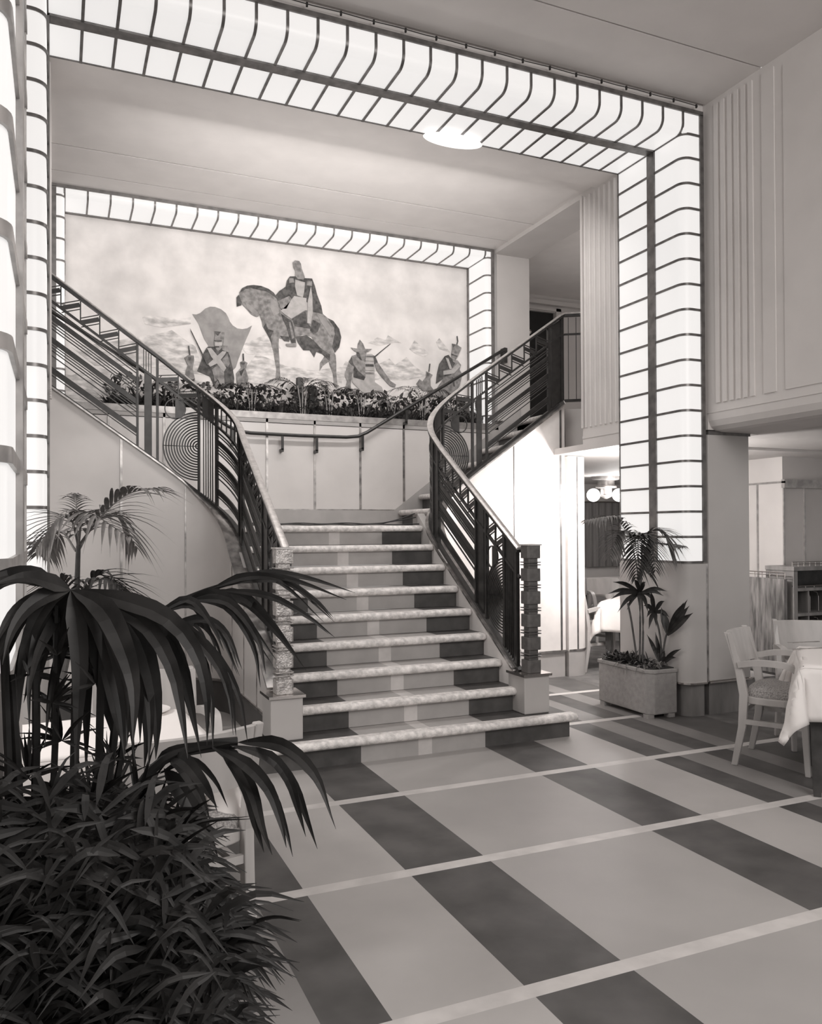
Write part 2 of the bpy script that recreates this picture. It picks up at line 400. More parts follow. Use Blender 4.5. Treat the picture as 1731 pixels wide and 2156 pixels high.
# ================================================================== STAIRCASE
H = .1718; NS = 9
def sy(i): return 4.97+.243*(i-1)      # riser plane of step i (1-based)
st = empty('grand_staircase', (2.25, 4.97, 0), 'double staircase with striped risers, pale rounded nosings, landing and two side flights', 'staircase')
def nosing_bar(axis, a0, a1, pos, z, sgn=1, r=.0285):
    """half round nosing; axis 'x' bar runs along x at y=pos (front), rounded toward -y"""
    mb = MB(); prof = []
    for i in range(9):
        t = PI/2+i*PI/8
        prof.append((r*math.cos(t)*1.15, r*math.sin(t)))
    prof = [(.05, r)]+prof+[(.05, -r)]
    ends = [a0, a0+.008, a0+.022, a1-.022, a1-.008, a1]; sc = [.55, .85, 1, 1, .85, .55]
    rings = []
    for e, q in zip(ends, sc):
        rr = []
        for (d, h) in prof:
            d2 = d*q; h2 = h*q
            if axis == 'x': rr.append((e, pos+d2, z-r+h2))
            else: rr.append((pos+sgn*d2, e, z-r+h2))
        rings.append(rr)
    return mb.loft(rings)
X0, X1 = 1.40, 3.10
for i in range(1, NS+1):
    y = sy(i); z0 = H*(i-1); z1 = H*i
    wx0, wx1 = (X0, X1) if i > 1 else (1.10, 3.40)
    y2 = sy(i+1) if i < NS else 8.11
    mb = MB()
    if i == 1: y2 = 5.46
    segs = [(wx0, 1.794, 1), (1.794, 2.20, 0), (2.20, 2.30, 2), (2.30, 2.706, 0), (2.706, wx1, 1)]
    for (a, b, mi) in segs: mb.box(a, b, y, y2+.02 if i < NS else y+.28, z0, z1-.003, mi)
    s_ = mb.build('step', ['step_light', 'step_dark', 'floor_line'], st)
    nosing_bar('x', wx0-.04 if i == 1 else wx0, wx1+.05 if i == 1 else wx1, y-.022, z1).build('nosing', 'nosing', s_, smooth=True)
bx(X0-.13, X1+.13, sy(9)+.2, 8.11, H*9-.2, H*9-.002).build('landing', 'step_light', st)
bx(1.0, 3.5, 7.12, 8.11, H*9-.2, H*9-.004).build('landing', 'step_light', st)
# side flights
TW = .24
for mx in (0, 1):
    for k in range(7):
        xa = 3.40+TW*k; xb = xa+TW+.02; z1 = H*(10+k); z0 = z1-H
        if k == 6: xb = xa+.06
        mb = MB()
        a, b = (xa, xb) if not mx else (mir(xb), mir(xa))
        mb.box(a, b, 7.14, 7.42, z0-.12, z1-.003, 1); mb.box(a, b, 7.42, 7.80, z0-.12, z1-.003, 0); mb.box(a, b, 7.80, 8.08, z0-.12, z1-.003, 1)
        s_ = mb.build('step', ['step_light', 'step_dark', 'floor_line'], st)
        nosing_bar('y', 7.14, 8.085, (xa-.022) if not mx else mir(xa-.022), z1, 1 if not mx else -1).build('nosing', 'nosing', s_, smooth=True)
# ---- rail path
SEG = [(3.13, 5.23), (3.13, 6.68)]
ARC_C, ARC_R = (3.55, 6.68), .42
def path(s):
    """plan point and outward (away from stair) unit normal for the right side"""
    if s <= 1.45: return Vector((3.13, 5.23+s)), Vector((1, 0))
    s2 = s-1.45; L = ARC_R*PI/2
    if s2 <= L:
        t = s2/ARC_R
        return Vector((ARC_C[0]-ARC_R*math.cos(t), ARC_C[1]+ARC_R*math.sin(t))), Vector((math.cos(t), -math.sin(t)))
    s3 = s2-L
    if s3 <= 1.25: return Vector((3.55+s3, 7.1)), Vector((0, -1))
    s4 = s3-1.25
    if s4 <= .206:
        q = s4/.206; return Vector((4.80+.18*q, 7.1-.10*q)), Vector((-.485, -.874))
    q = (s4-.206)/.233; return Vector((4.98+.12*q, 7.0-.20*q)), Vector((-.857, -.515))
ZH = [(-.3, 1.18), (0, 1.375), (1.30, 2.225), (2.26, 2.955), (3.36, 3.735), (3.9, 3.745)]
RH = .91
def zh(s):
    for (a, za), (b, zb) in zip(ZH, ZH[1:]):
        if s <= b: return za+(zb-za)*(s-a)/(b-a)
    return ZH[-1][1]
def P3(s, h, mx):
    p, n = path(s); z = zh(s)-RH*(1-h)
    if mx: return Vector((mir(p.x), p.y, z)), Vector((-n.x, n.y, 0))
    return Vector((p.x, p.y, z)), Vector((n.x, n.y, 0))
def rng(a, b, st_=.06):
    n = max(1, int(math.ceil(abs(b-a)/st_))); return [a+(b-a)*i/n for i in range(n+1)]
HM = .77
BARS = [(.718, .010), (.69, .008), (.627, .040), (.582, .008), (.555, .008), (.527, .008), (.43, .042), (.388, .008), (.362, .008), (.335, .008), (.29, .008), (.165, .046), (.118, .008)]
def railing(mx):
    lab = ('black wrought iron stair balustrade with concentric ring panels, right side of the stairs' if not mx else
           'black wrought iron stair balustrade with concentric ring panels, left side of the stairs')
    p, n = path(0); rt = empty('stair_balustrade', (p.x if not mx else mir(p.x), p.y, .45), lab, 'balustrade', 'pair of stair balustrades')
    def bar(sh, w_, t, name, m='iron', mb=None):
        pts = []; ns = []
        for (s, h) in sh: a, b = P3(s, h, mx); pts.append(a); ns.append(b)
        own = mb is None
        if own: mb = MB()
        mb.sweep(pts, ns, w_, t)
        return mb.build(name, m, rt) if own else None
    SE = 3.78
    ss = rng(-.03, SE, .05)
    # handrail: flat moulded bar
    rings = []
    for s in ss:
        a, b = P3(s, 1, mx); u = Vector((0, 0, 1))
        sec = [(-.026, -.002), (.026, -.002), (.028, .006), (.018, .016), (-.018, .016), (-.028, .006)]
        rings.append([a+b*x+u*z for x, z in sec])
    MB().loft(rings).build('handrail', 'rail', rt, smooth=True)
    bar([(s, .985) for s in ss], .022, .050, 'under_rail_shade')  # dark strip puts the handrail's shaded underside into the colour
    bar([(s, HM) for s in ss], .018, .022, 'middle_rail')
    bar([(s, .012) for s in ss], .026, .04, 'bottom_rail')
    # verticals
    def vert(s, w_, h0=0.0, h1=.98, t=.022, name='baluster', m='iron', mb=None): return bar([(s, h0), (s, h1)], w_, t, name, m, mb)
    for s, w_ in ((.015, .03), (.19, .03), (.476, .022), (.65, .022), (1.37, .035), (1.47, .03), (1.80, .020), (1.96, .020), (2.30, .020), (2.46, .018), (3.19, .030), (3.35, .035), (3.56, .03), (3.76, .02)):
        vert(s, w_, t=.03)
    def lines(a, b, n, h0, h1, wd=.006):
        for i in range(n): vert(a+(b-a)*(i+.5)/n, wd, h0, h1, .012, 'thin_bar')
    def panel(a, b, h0, h1):
        mb = MB(); rr = []
        for s in rng(a, b, .05):
            q0, nn = P3(s, h0, mx); q1, _ = P3(s, h1, mx)
            rr.append([q0-nn*.005, q0+nn*.005, q1+nn*.005, q1-nn*.005])
        mb.loft(rr).build('solid_panel', 'iron', rt)
    lines(.04, .17, 5, .02, HM); panel(.05, .16, HM+.01, .96)
    panel(.52, .61, .02, .96); lines(.61, .64, 2, .02, .96)
    lines(1.38, 1.46, 3, .02, .96, .012)
    lines(1.50, 1.78, 5, HM, .96); lines(1.83, 1.93, 5, .02, HM); panel(1.83, 1.93, HM+.01, .96)
    panel(2.345, 2.405, .02, HM); lines(2.34, 2.42, 4, HM, .96)
    panel(3.22, 3.33, .02, .96); lines(3.38, 3.54, 2, .02, .96); panel(3.64, 3.72, .02, .96); lines(3.58, 3.75, 5, .02, .96)
    # diagonal bays
    for (a, b) in ((.65, 1.37), (1.47, 1.80), (2.46, 3.19)):
        for h, wd in BARS: bar([(s, h) for s in rng(a, b, .06)], wd*.92, .012, 'sloping_bar')
        for q in (.28, .52, .76):
            for hh in ((.70, .69), (.55, .54), (.36, .35)):
                pass
    # little step motifs in the upper band
    def motif(a, b):
        mb = MB()
        h0, h1 = .935, .785    # downstairs end high, upstairs end low
        for off, wd in ((0, .034), (.040, .006), (-.040, .006)):
            bar([(a+.005, h0+off-.01), (b-.005, h1+off-.01)], wd, .014, '', mb=mb)
        bar([(b, HM), (b, .96)], .010, .014, '', mb=mb)
        mb.build('step_motif', 'iron', rt)
    for (a, b, n) in ((.19, .476, 2), (.65, 1.37, 5), (1.96, 2.30, 2), (2.46, 3.19, 5)):
        for i in range(n): motif(a+(b-a)*i/n, a+(b-a)*(i+1)/n)
    # concentric half rings, small half filled ring
    def ring(sc, hc, R, a0, a1, wd, name, n=28, mb=None):
        pts = []; ns = []
        c, nn0 = P3(sc, hc, mx)
        for i in range(n+1):
            t = a0+(a1-a0)*i/n; s = sc+R*math.cos(t)
            q, nn = P3(s, 1, mx); q.z = c.z+R*math.sin(t); pts.append(q); ns.append(nn)
        own = mb is None
        if own: mb = MB()
        mb.sweep(pts, ns, wd, .012)
        return mb.build(name, 'iron', rt) if own else None
    for (sc, hc) in ((.195, .44), (1.965, .445)):
        for k in range(1, 14): ring(sc, hc, .0222*k, -PI/2, PI/2, .0115, 'half_ring')
        c, nn = P3(sc, hc, mx)
        mb = MB(); pts = []; ns = []
        for i in range(6):
            q, n2 = P3(sc+.29*i/5, 1, mx); q.z = c.z; pts.append(q); ns.append(n2)
        mb.sweep(pts, ns, .006, .012).build('centre_bar', 'iron', rt)
        so = sc+.19
        ring(so, hc+.19 if sc < 1 else .63, .085, 0, 2*PI, .008, 'small_ring')
        c2, n3 = P3(so, hc+.19 if sc < 1 else .63, mx); mb = MB(); pp = []
        for i in range(13):
            t = PI/2+PI*i/12; q, nn = P3(so+.08*math.cos(t), 1, mx); q.z = c2.z+.08*math.sin(t); pp.append(q)
        A = [p_-n3*.004 for p_ in pp]; B = [p_+n3*.004 for p_ in pp]
        mb.loft([A, B]).build('half_disc', 'iron', rt)
    return rt
railing(False); railing(True)
# ---- stringers / walls under the balustrades (part of the staircase)
def wall_under(mx):
    # outer face offset +.10 from rail path, inner face -.03
    ss = rng(.02, 3.36, .05)
    def ring(s, zb, zt, o0=-.035, o1=.10):
        p, n = path(s)
        r = [(p.x+n.x*o0, p.y+n.y*o0), (p.x+n.x*o1, p.y+n.y*o1)]
        if mx: r = [(mir(a), b) for a, b in r]
        return [(r[0][0], r[0][1], zb), (r[1][0], r[1][1], zb), (r[1][0], r[1][1], zt), (r[0][0], r[0][1], zt)]
    def top(s): return zh(s)-RH-.012
    wm = 'lacquer_lit' if not mx else 'lacquer'
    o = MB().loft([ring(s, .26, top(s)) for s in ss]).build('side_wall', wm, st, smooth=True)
    MB().loft([ring(s, 0, .26, -.035, .085) for s in ss]).build('plinth', 'plinth' if not mx else 'plinth_shaded', st, smooth=True)
    MB().loft([ring(s, .255, .275, .0, .112) for s in ss]).build('plinth_strip', 'chrome_dull', st, smooth=True)
    MB().loft([ring(s, top(s)-.004, top(s)+.012, -.05, .125) for s in ss]).build('stringer_cap', 'chrome_dull', st, smooth=True)
    # chrome joint strips
    if mx: js = [(.42, .006), (.85, .006), (1.30, .006), (2.11+(3.52-3.55), .018), (2.11+(4.034-3.55), .018), (2.11+1.05, .018)]
    else: js = [(2.11+.60, .006), (2.11+1.15, .02)]
    for s, wd in js:
        a, b = s-wd/2, s+wd/2
        MB().loft([ring(q, .275, top(q)-.02, .09, .106) for q in (a, b)]).build('joint_strip', 'rib' if not mx else 'chrome_dull', o)
    # the wall below the upper landing, with rounded corner
    pts = [(4.78, 6.99)]
    R = .16; cx, cy = 4.90, 7.16
    for i in range(9):
        t = i*PI/2/8; pts.append((cx+R*math.sin(t), cy-.01-R*math.cos(t)))
    pts += [(5.06, 7.6), (5.06, 8.05)]
    pin = [(a-.08 if i > 4 else a, b+.09 if i < 7 else b) for i, (a, b) in enumerate(pts)]
    f = (lambda x: x) if not mx else mir
    for nm, z0, z1, m_ in (('side_wall', .26, 2.255, wm), ('plinth', 0, .26, 'plinth' if not mx else 'plinth_shaded'), ('plinth_strip', .255, .275, 'chrome_dull')):
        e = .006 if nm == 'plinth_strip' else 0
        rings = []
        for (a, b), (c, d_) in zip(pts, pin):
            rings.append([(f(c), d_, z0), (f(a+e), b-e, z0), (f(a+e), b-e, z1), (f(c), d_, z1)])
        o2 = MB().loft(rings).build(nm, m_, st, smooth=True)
        if nm == 'side_wall':
            bx(*sorted((f(4.885), f(4.90))), 6.984, 7.0, .275, 2.25).build('joint_strip', 'rib' if not mx else 'chrome_dull', o2)
wall_under(False); wall_under(True)
# inner stringer sides beside the lower steps
for mx in (0, 1):
    f = (lambda x: x) if not mx else mir
    ring = []
    for yy in (5.27, 6.70, 7.0):
        zt = zh(yy-5.23)-RH-.014
        xa, xb = sorted((f(3.098), f(3.17)))
        ring.append([(xa, yy, 0), (xb, yy, 0), (xb, yy, zt), (xa, yy, zt)])
    MB().loft(ring).build('stringer', 'cream', st)
# newel pedestals + posts
def newel(mx):
    f = (lambda x: x) if not mx else mir
    lab = 'stacked block newel post on a low cream pedestal, right foot of the stairs' if not mx else 'glittering stacked block newel post on a low cream pedestal, left foot of the stairs'
    rt = empty('newel_post', (f(3.175), 5.15, H), lab, 'newel post', 'pair of newel posts')
    x0, x1 = sorted((f(3.07), f(3.28)))
    bx(x0, x1, 5.045, 5.28, H-.002, .440).build('pedestal', 'cream', rt, bevel=.008)
    bx(x0-.014, x1+.014, 5.03, 5.285, .440, .458).build('pedestal_cap', 'chrome', rt)
    cx, cy = f(3.178), 5.13
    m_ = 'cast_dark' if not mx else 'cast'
    def octo(s, z0, z1, c, nm, mm):
        pts = [(cx-s+c, cy-s), (cx+s-c, cy-s), (cx+s, cy-s+c), (cx+s, cy+s-c), (cx+s-c, cy+s), (cx-s+c, cy+s), (cx-s, cy+s-c), (cx-s, cy-s+c)]
        MB().prism(pts, z0, z1).build(nm, mm, rt, bevel=.004)
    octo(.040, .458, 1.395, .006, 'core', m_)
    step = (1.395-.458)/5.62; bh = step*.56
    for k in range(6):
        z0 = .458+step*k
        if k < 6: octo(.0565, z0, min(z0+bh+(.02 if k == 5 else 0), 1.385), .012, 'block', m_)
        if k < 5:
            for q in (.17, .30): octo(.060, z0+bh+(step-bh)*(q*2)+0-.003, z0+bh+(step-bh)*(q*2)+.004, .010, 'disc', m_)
    bx(cx-.062, cx+.062, cy-.062, cy+.062, 1.385, 1.395).build('top_plate', 'rail', rt)
newel(False); newel(True)

# ================================================================== LANDING BACK WALL, HANDRAILS, CABLES
bw = MB(); bw.box(-.6, 5.1, 8.11, 8.20, 1.30, 2.595)
wb_ = struct('wall_landing', bw, 'lacquer')
sk = MB()
sk.loft([[(x, 8.095, 1.5), (x, 8.11, 1.5), (x, 8.11, z), (x, 8.095, z)] for x, z in ((-.4, 3.05), (1.19, 1.715), (3.31, 1.715), (4.9, 2.90))])
struct('baseboard_landing', sk, 'plinth')
js = MB()
for i in range(-2, 7):
    x = .43+.5*i
    zlow = 1.72 if 1.2 < x < 3.3 else (1.72+(x-3.3)*.745 if x > 3.3 else 1.72+(1.2-x)*.84)
    if zlow < 2.6: js.box(x-.011, x+.011, 8.100, 8.11, zlow, 2.66)
js.box(-.1, 4.6, 8.104, 8.11, 1.715, 1.725)
struct('trim_5', js, 'chrome_dull')
lt = empty('flower_trough', (2.25, 8.3, 2.66), 'long planting trough on the landing wall in front of the mural', 'planter')
bx(-.1, 4.6, 8.10, 8.55, 2.60, 2.64).build('trough', 'plinth', lt)
bx(-.1, 4.6, 8.095, 8.125, 2.64, 2.705).build('rim', 'rib_light', lt)
bx(-.1, 4.6, 8.125, 8.55, 2.64, 2.69).build('soil', 'soil', lt)
def wallrail(mx):
    f = (lambda x: x) if not mx else mir
    rt = empty('wall_handrail', (f(3.0), 8.03, 2.46), 'thin dark round handrail on the landing wall rising beside the right flight' if not mx else 'thin dark round handrail on the landing wall rising beside the left flight', 'handrail', 'landing wall handrails')
    MB().tube([(f(x), 8.03, z) for x, z in ((2.25, 2.47), (2.75, 2.475), (2.88, 2.49), (2.98, 2.535), (3.6, 2.915), (4.66, 3.56))], .018, 8).build('rail', 'iron', rt, smooth=True)
    for x, z in ((2.43, 2.47), (2.93, 2.51), (3.43, 2.81)):
        mb = MB(); mb.box(f(x)-.012, f(x)+.012, 8.02, 8.04, z-.15, z-.01); mb.box(f(x)-.012, f(x)+.012, 8.02, 8.11, z-.17, z-.14)
        mb.build('bracket', 'iron', rt)
    bx(f(4.66)-.02, f(4.66)+.02, 8.02, 8.11, 3.40, 3.57).build('end_bracket', 'iron', rt)
wallrail(False); wallrail(True)
for i, (dy, zz) in enumerate(((0, .02), (.05, .012), (-.06, .01))):
    pts = []
    for k in range(40):
        t = k/39; x = 1.45+1.66*t
        pts.append((x, 7.05+dy+.03*math.sin(9*t+i), H*9+zz+.004*math.sin(25*t+i)+(.10*max(0, t-.8)/.2 if i < 2 else 0)*(1 if i else .6)))
    c = MB().tube(pts, .006, 6).build('cable', 'cable', None, smooth=True)
    tag(c, ['thin black cable along the landing edge, middle one, bent up at the right', 'thin black cable on the landing farthest from the top nosing, raised at the right', 'thin black cable on the landing closest to the top nosing, lying flat'][i], 'cable', 'cables on the landing')
cord = empty('wire', (2.8, 5.02, 4.89), 'thin dark wire with small clips along the top edge of the big lit frame', 'wire')
MB().tube([(.9+.2*k, 5.028, 4.893-.004*(k % 2)) for k in range(20)], .0035, 5).build('strand', 'iron', cord)
for k in range(17): bx(1.0+.23*k, 1.012+.23*k, 5.022, 5.034, 4.872, 4.90).build('clip', 'iron', cord)
# recessed ceiling lamp disc
lamp = empty('ceiling_lamp', (2.91, 5.83, 4.66), 'flat white oval lamp fixed under the lit frame, right of centre', 'lamp')
mb = MB(); rings = []
for z, q in ((4.655, .2), (4.640, .9), (4.632, 1.0), (4.628, .98), (4.626, .2)):
    rings.append([(2.91+.26*q*math.cos(t*2*PI/32), 5.83+.11*q*math.sin(t*2*PI/32), z) for t in range(32)])
mb.loft(rings).build('diffuser', mat('lamp_white', .85, .4, emit=.9), lamp, smooth=True)
#PART2
# ================================================================== MURAL
M['sky'] = mat('mural_sky', .68, .8, v2=.86, scale=3.2)
M['mount'] = mat('mural_mountain', .42, .8, v2=.84, scale=13, stretch=(.6, 1, 1.6))
M['fig_mid'] = mat('mural_mid', .16, .8, v2=.33, scale=22)
M['fig_light'] = mat('mural_light', .44, .8, noise=.12, scale=18)
M['fig_dark'] = mat('mural_dark', .045, .8, v2=.13, scale=26)
M['fig_flag'] = mat('mural_flag', .26, .8, v2=.36, scale=10)
mur = empty('wall_mural', (2.25, 8.56, 2.69), 'large painted mural of a rider on horseback, flag and soldiers before mountains', 'mural')
bx(0.0, 4.5, 8.56, 8.62, 2.60, 4.66).build('canvas', 'sky', mur)
def poly(mb, pts, layer, mi=0, th=.004):
    y1 = 8.56-.003*layer; V3 = [atY(p[0], p[1], y1) for p in pts]
    tri = tessellate_polygon([[Vector((v.x, v.z, 0)) for v in V3]])
    n = len(mb.v); k = len(V3)
    mb.v += [tuple(v) for v in V3]+[(v.x, v.y+th, v.z) for v in V3]
    for t in tri:
        a, b, c = t
        nrm = (V3[b]-V3[a]).cross(V3[c]-V3[a])
        if nrm.y > 0: a, c = c, a
        mb.f.append((n+a, n+b, n+c)); mb.m.append(mi)
    for i in range(k):
        j = (i+1) % k; mb.f.append((n+i, n+j, n+k+j, n+k+i)); mb.m.append(mi)
def pic(name, shapes, mats):
    mb = MB()
    for pts, cr, layer, mi in shapes:
        ox, oy, sc = cr; poly(mb, [(ox+sc*a, oy+sc*b) for a, b in pts], layer, mi)
    return mb.build(name, mats, mur)
P1 = (0, 0, 1); H1 = (480, 530, .1502); H2 = (380, 630, .104); H3 = (700, 690, .104); H4 = (860, 690, .0982)
pic('mountains', [
 ([(300, 668), (318, 662), (345, 668), (375, 672), (402, 668), (402, 682), (340, 690), (305, 682)], P1, 1, 0),
 ([(296, 708), (345, 700), (362, 695), (385, 712), (412, 730), (430, 790), (300, 770), (200, 770), (150, 730), (220, 722)], P1, 1, 0),
 ([(505, 728), (540, 712), (565, 702), (580, 712), (592, 735), (575, 748), (520, 745)], P1, 1, 0),
 ([(775, 722), (795, 710), (812, 716), (817, 706), (845, 722), (830, 721), (800, 728)], P1, 1, 0),
 ([(862, 735), (873, 716), (885, 728), (905, 745), (895, 752), (875, 745)], P1, 1, 0),
 ([(918, 720), (925, 712), (938, 728), (948, 742), (925, 735)], P1, 1, 0),
 ([(720, 775), (728, 760), (745, 768), (790, 770), (820, 755), (832, 768), (856, 752), (872, 770), (900, 790), (860, 800), (720, 800)], P1, 1, 0),
 ([(505, 790), (540, 745), (560, 752), (600, 770), (660, 780), (720, 772), (720, 830), (505, 830)], P1, 1, 0),
 ([(108, 780), (150, 790), (210, 775), (290, 790), (380, 800), (470, 800), (470, 868), (108, 850)], P1, 1, 0)], 'mount')
pic('horse', [
 ([(160, 570), (200, 510), (270, 475), (360, 465), (470, 480), (570, 520), (640, 570), (700, 650), (760, 700), (900, 800), (1100, 820), (1250, 850), (1330, 870), (1400, 930), (1460, 990), (1500, 1080), (1500, 1180), (1480, 1260), (1470, 1380), (1510, 1450), (1520, 1560), (1520, 1700), (1540, 1900), (1490, 1900), (1470, 1700), (1430, 1600), (1410, 1520), (1300, 1400), (1170, 1190), (1050, 1160), (950, 1210), (860, 1240), (715, 1210), (710, 1330), (720, 1480), (725, 1600), (740, 1800), (665, 1800), (680, 1650), (655, 1500), (640, 1400), (600, 1260), (560, 1160), (490, 1050), (478, 980), (440, 880), (430, 905), (400, 915), (330, 880), (260, 800), (200, 740), (185, 680), (165, 640)], H1, 3, 0),
 ([(1300, 1380), (1450, 1530), (1400, 1550), (1330, 1600), (1285, 1675), (1290, 1560), (1350, 1470)], H1, 2, 0),
 ([(1400, 930), (1480, 970), (1560, 1080), (1590, 1200), (1560, 1340), (1500, 1420), (1465, 1330), (1480, 1250), (1500, 1150), (1490, 1060)], H1, 4, 1),
 ([(160, 570), (200, 510), (270, 475), (360, 465), (470, 480), (570, 520), (640, 570), (690, 660), (620, 600), (540, 555), (440, 535), (330, 510), (250, 520), (190, 560)], H1, 4, 1),
 ([(155, 600), (120, 640), (125, 770), (190, 750), (190, 700), (165, 650)], H1, 4, 1),
 ([(950, 1190), (1100, 1170), (1200, 1240), (1300, 1350), (1430, 1440), (1430, 1530), (1320, 1430), (1240, 1400), (1210, 1480), (1150, 1380), (1060, 1380), (980, 1270)], H1, 4, 1),
 ([(530, 1000), (560, 1080), (640, 1110), (600, 1200), (620, 1290), (560, 1170), (500, 1060)], H1, 4, 1),
 ([(1190, 950), (1300, 1010), (1260, 1120), (1200, 1160), (1150, 1100)], H1, 4, 1),
 ([(730, 1180), (860, 1190), (860, 1260), (790, 1250)], H1, 4, 1),
 ([(240, 700), (330, 760), (420, 850), (400, 900), (340, 860), (270, 790)], H1, 4, 2), ([(1250, 880), (1360, 930), (1450, 1060), (1440, 1200), (1380, 1100), (1300, 980)], H1, 4, 2),
 ([(600, 640), (700, 720), (720, 860), (640, 900), (590, 780)], H1, 4, 2)], ['fig_mid', 'fig_dark', 'fig_flag'])
pic('rider', [
 ([(870, 345), (950, 345), (1080, 370), (1180, 375), (1220, 480), (1250, 600), (1310, 760), (1330, 870), (1190, 840), (1110, 700), (900, 650), (700, 690), (670, 610), (720, 550), (810, 490), (830, 400)], H1, 5, 1),
 ([(900, 940), (1090, 830), (1120, 1000), (1180, 1080), (940, 1040)], H1, 5, 1),
 ([(910, 150), (940, 120), (1000, 130), (1025, 170), (1035, 240), (1060, 300), (1080, 360), (1060, 390), (980, 380), (945, 340), (950, 270), (920, 220)], H1, 6, 0),
 ([(945, 390), (1080, 430), (1070, 560), (1050, 640), (970, 610), (940, 480)], H1, 6, 2),
 ([(860, 370), (920, 370), (930, 430), (860, 440)], H1, 6, 0), ([(1110, 410), (1180, 410), (1180, 480), (1110, 470)], H1, 6, 0),
 ([(1165, 480), (1185, 640), (1190, 860), (1160, 1010), (1112, 1000), (1120, 700), (1140, 600)], H1, 6, 2),
 ([(930, 620), (1100, 650), (1100, 810), (1000, 870), (890, 940), (800, 880), (740, 830), (850, 720)], H1, 6, 2),
 ([(700, 690), (860, 620), (890, 660), (820, 800), (740, 800)], H1, 6, 0),
 ([(750, 870), (830, 930), (890, 960), (930, 1100), (950, 1230), (960, 1310), (905, 1310), (860, 1180), (830, 1060), (780, 960)], H1, 6, 1),
 ([(850, 980), (880, 990), (930, 1200), (900, 1230)], H1, 7, 0),
 ([(810, 1290), (960, 1280), (960, 1330), (830, 1325)], H1, 7, 0)], ['fig_mid', 'fig_dark', 'fig_light'])
pic('flag', [([(240, 300), (320, 310), (400, 280), (500, 190), (600, 150), (700, 155), (820, 200), (920, 280), (970, 370), (1000, 450), (1060, 530), (1150, 590), (1250, 605), (1350, 590), (1450, 530), (1400, 660), (1320, 840), (1240, 1040), (1180, 1200), (1120, 1380), (1000, 1500), (600, 1300), (560, 930), (480, 800), (420, 640), (370, 500), (300, 390)], H2, 2, 0)], 'fig_flag')
pic('soldier', [
 ([(530, 980), (460, 1100), (420, 1250), (340, 1450), (600, 1560), (700, 1800), (1080, 1800), (1090, 1600), (1060, 1400), (1000, 1150), (960, 1070), (850, 960), (680, 960), (560, 960)], H2, 4, 1),
 ([(690, 640), (900, 670), (880, 830), (860, 960), (760, 1060), (690, 960), (680, 860), (700, 760)], H2, 5, 0),
 ([(690, 645), (820, 660), (760, 740), (720, 700)], H2, 6, 1), ([(680, 830), (840, 830), (830, 858), (690, 850)], H2, 6, 1), ([(690, 955), (780, 950), (790, 975), (700, 975)], H2, 6, 1),
 ([(700, 870), (850, 870), (840, 940), (700, 945)], H2, 6, 2),
 ([(540, 990), (620, 985), (740, 1130), (860, 1280), (930, 1390), (880, 1470), (750, 1320), (620, 1160)], H2, 6, 2),
 ([(930, 1060), (850, 1050), (560, 1310), (600, 1370), (760, 1290), (900, 1120)], H2, 7, 2),
 ([(840, 940), (960, 940), (990, 1080), (850, 1030)], H2, 6, 0),
 ([(640, 1420), (760, 1330), (880, 1470), (900, 1800), (720, 1800)], H2, 6, 0),
 ([(840, 1230), (950, 1100), (1000, 1300), (960, 1380), (900, 1350)], H2, 6, 0),
 ([(195, 590), (230, 650), (570, 1340), (540, 1340), (210, 650)], H2, 7, 1)], ['fig_mid', 'fig_dark', 'fig_light'])
for nm, sh, cr in (('soldier', [([(80, 1180), (160, 1130), (270, 1140), (280, 1240), (250, 1400), (300, 1650), (60, 1650), (150, 1330)], 0), ([(160, 1170), (230, 1160), (200, 1240), (170, 1230)], 1), ([(155, 940), (180, 940), (205, 1130), (180, 1130)], 1)], H2),
                   ('soldier', [([(1210, 1270), (1280, 1240), (1360, 1290), (1320, 1410), (1380, 1600), (1330, 1800), (1150, 1800), (1130, 1500), (1230, 1380)], 0), ([(1225, 1275), (1310, 1280), (1290, 1320), (1230, 1310)], 1), ([(1190, 1460), (1300, 1400), (1230, 1560)], 1), ([(1258, 1100), (1285, 1100), (1292, 1245), (1265, 1245)], 1)], H2),
                   ('soldier', [([(380, 930), (520, 1010), (470, 1100), (480, 1250), (560, 1350), (300, 1350), (170, 1200), (240, 1100), (300, 1150), (380, 1050)], 0), ([(450, 770), (475, 770), (455, 940), (430, 940)], 1), ([(390, 960), (450, 990), (420, 1040)], 1)], H4)):
    pic(nm, [(p, cr, 5+mi, mi) for p, mi in sh], ['fig_mid', 'fig_dark'])
stripes = []
for i, (a, b) in enumerate(((560, 590), (640, 668), (735, 780), (845, 860), (900, 930))):
    stripes.append(([(670, a), (835, a+5), (840, b+5), (675, b)], H3, 7, 1 if i == 2 else (2 if i % 2 else 0)))
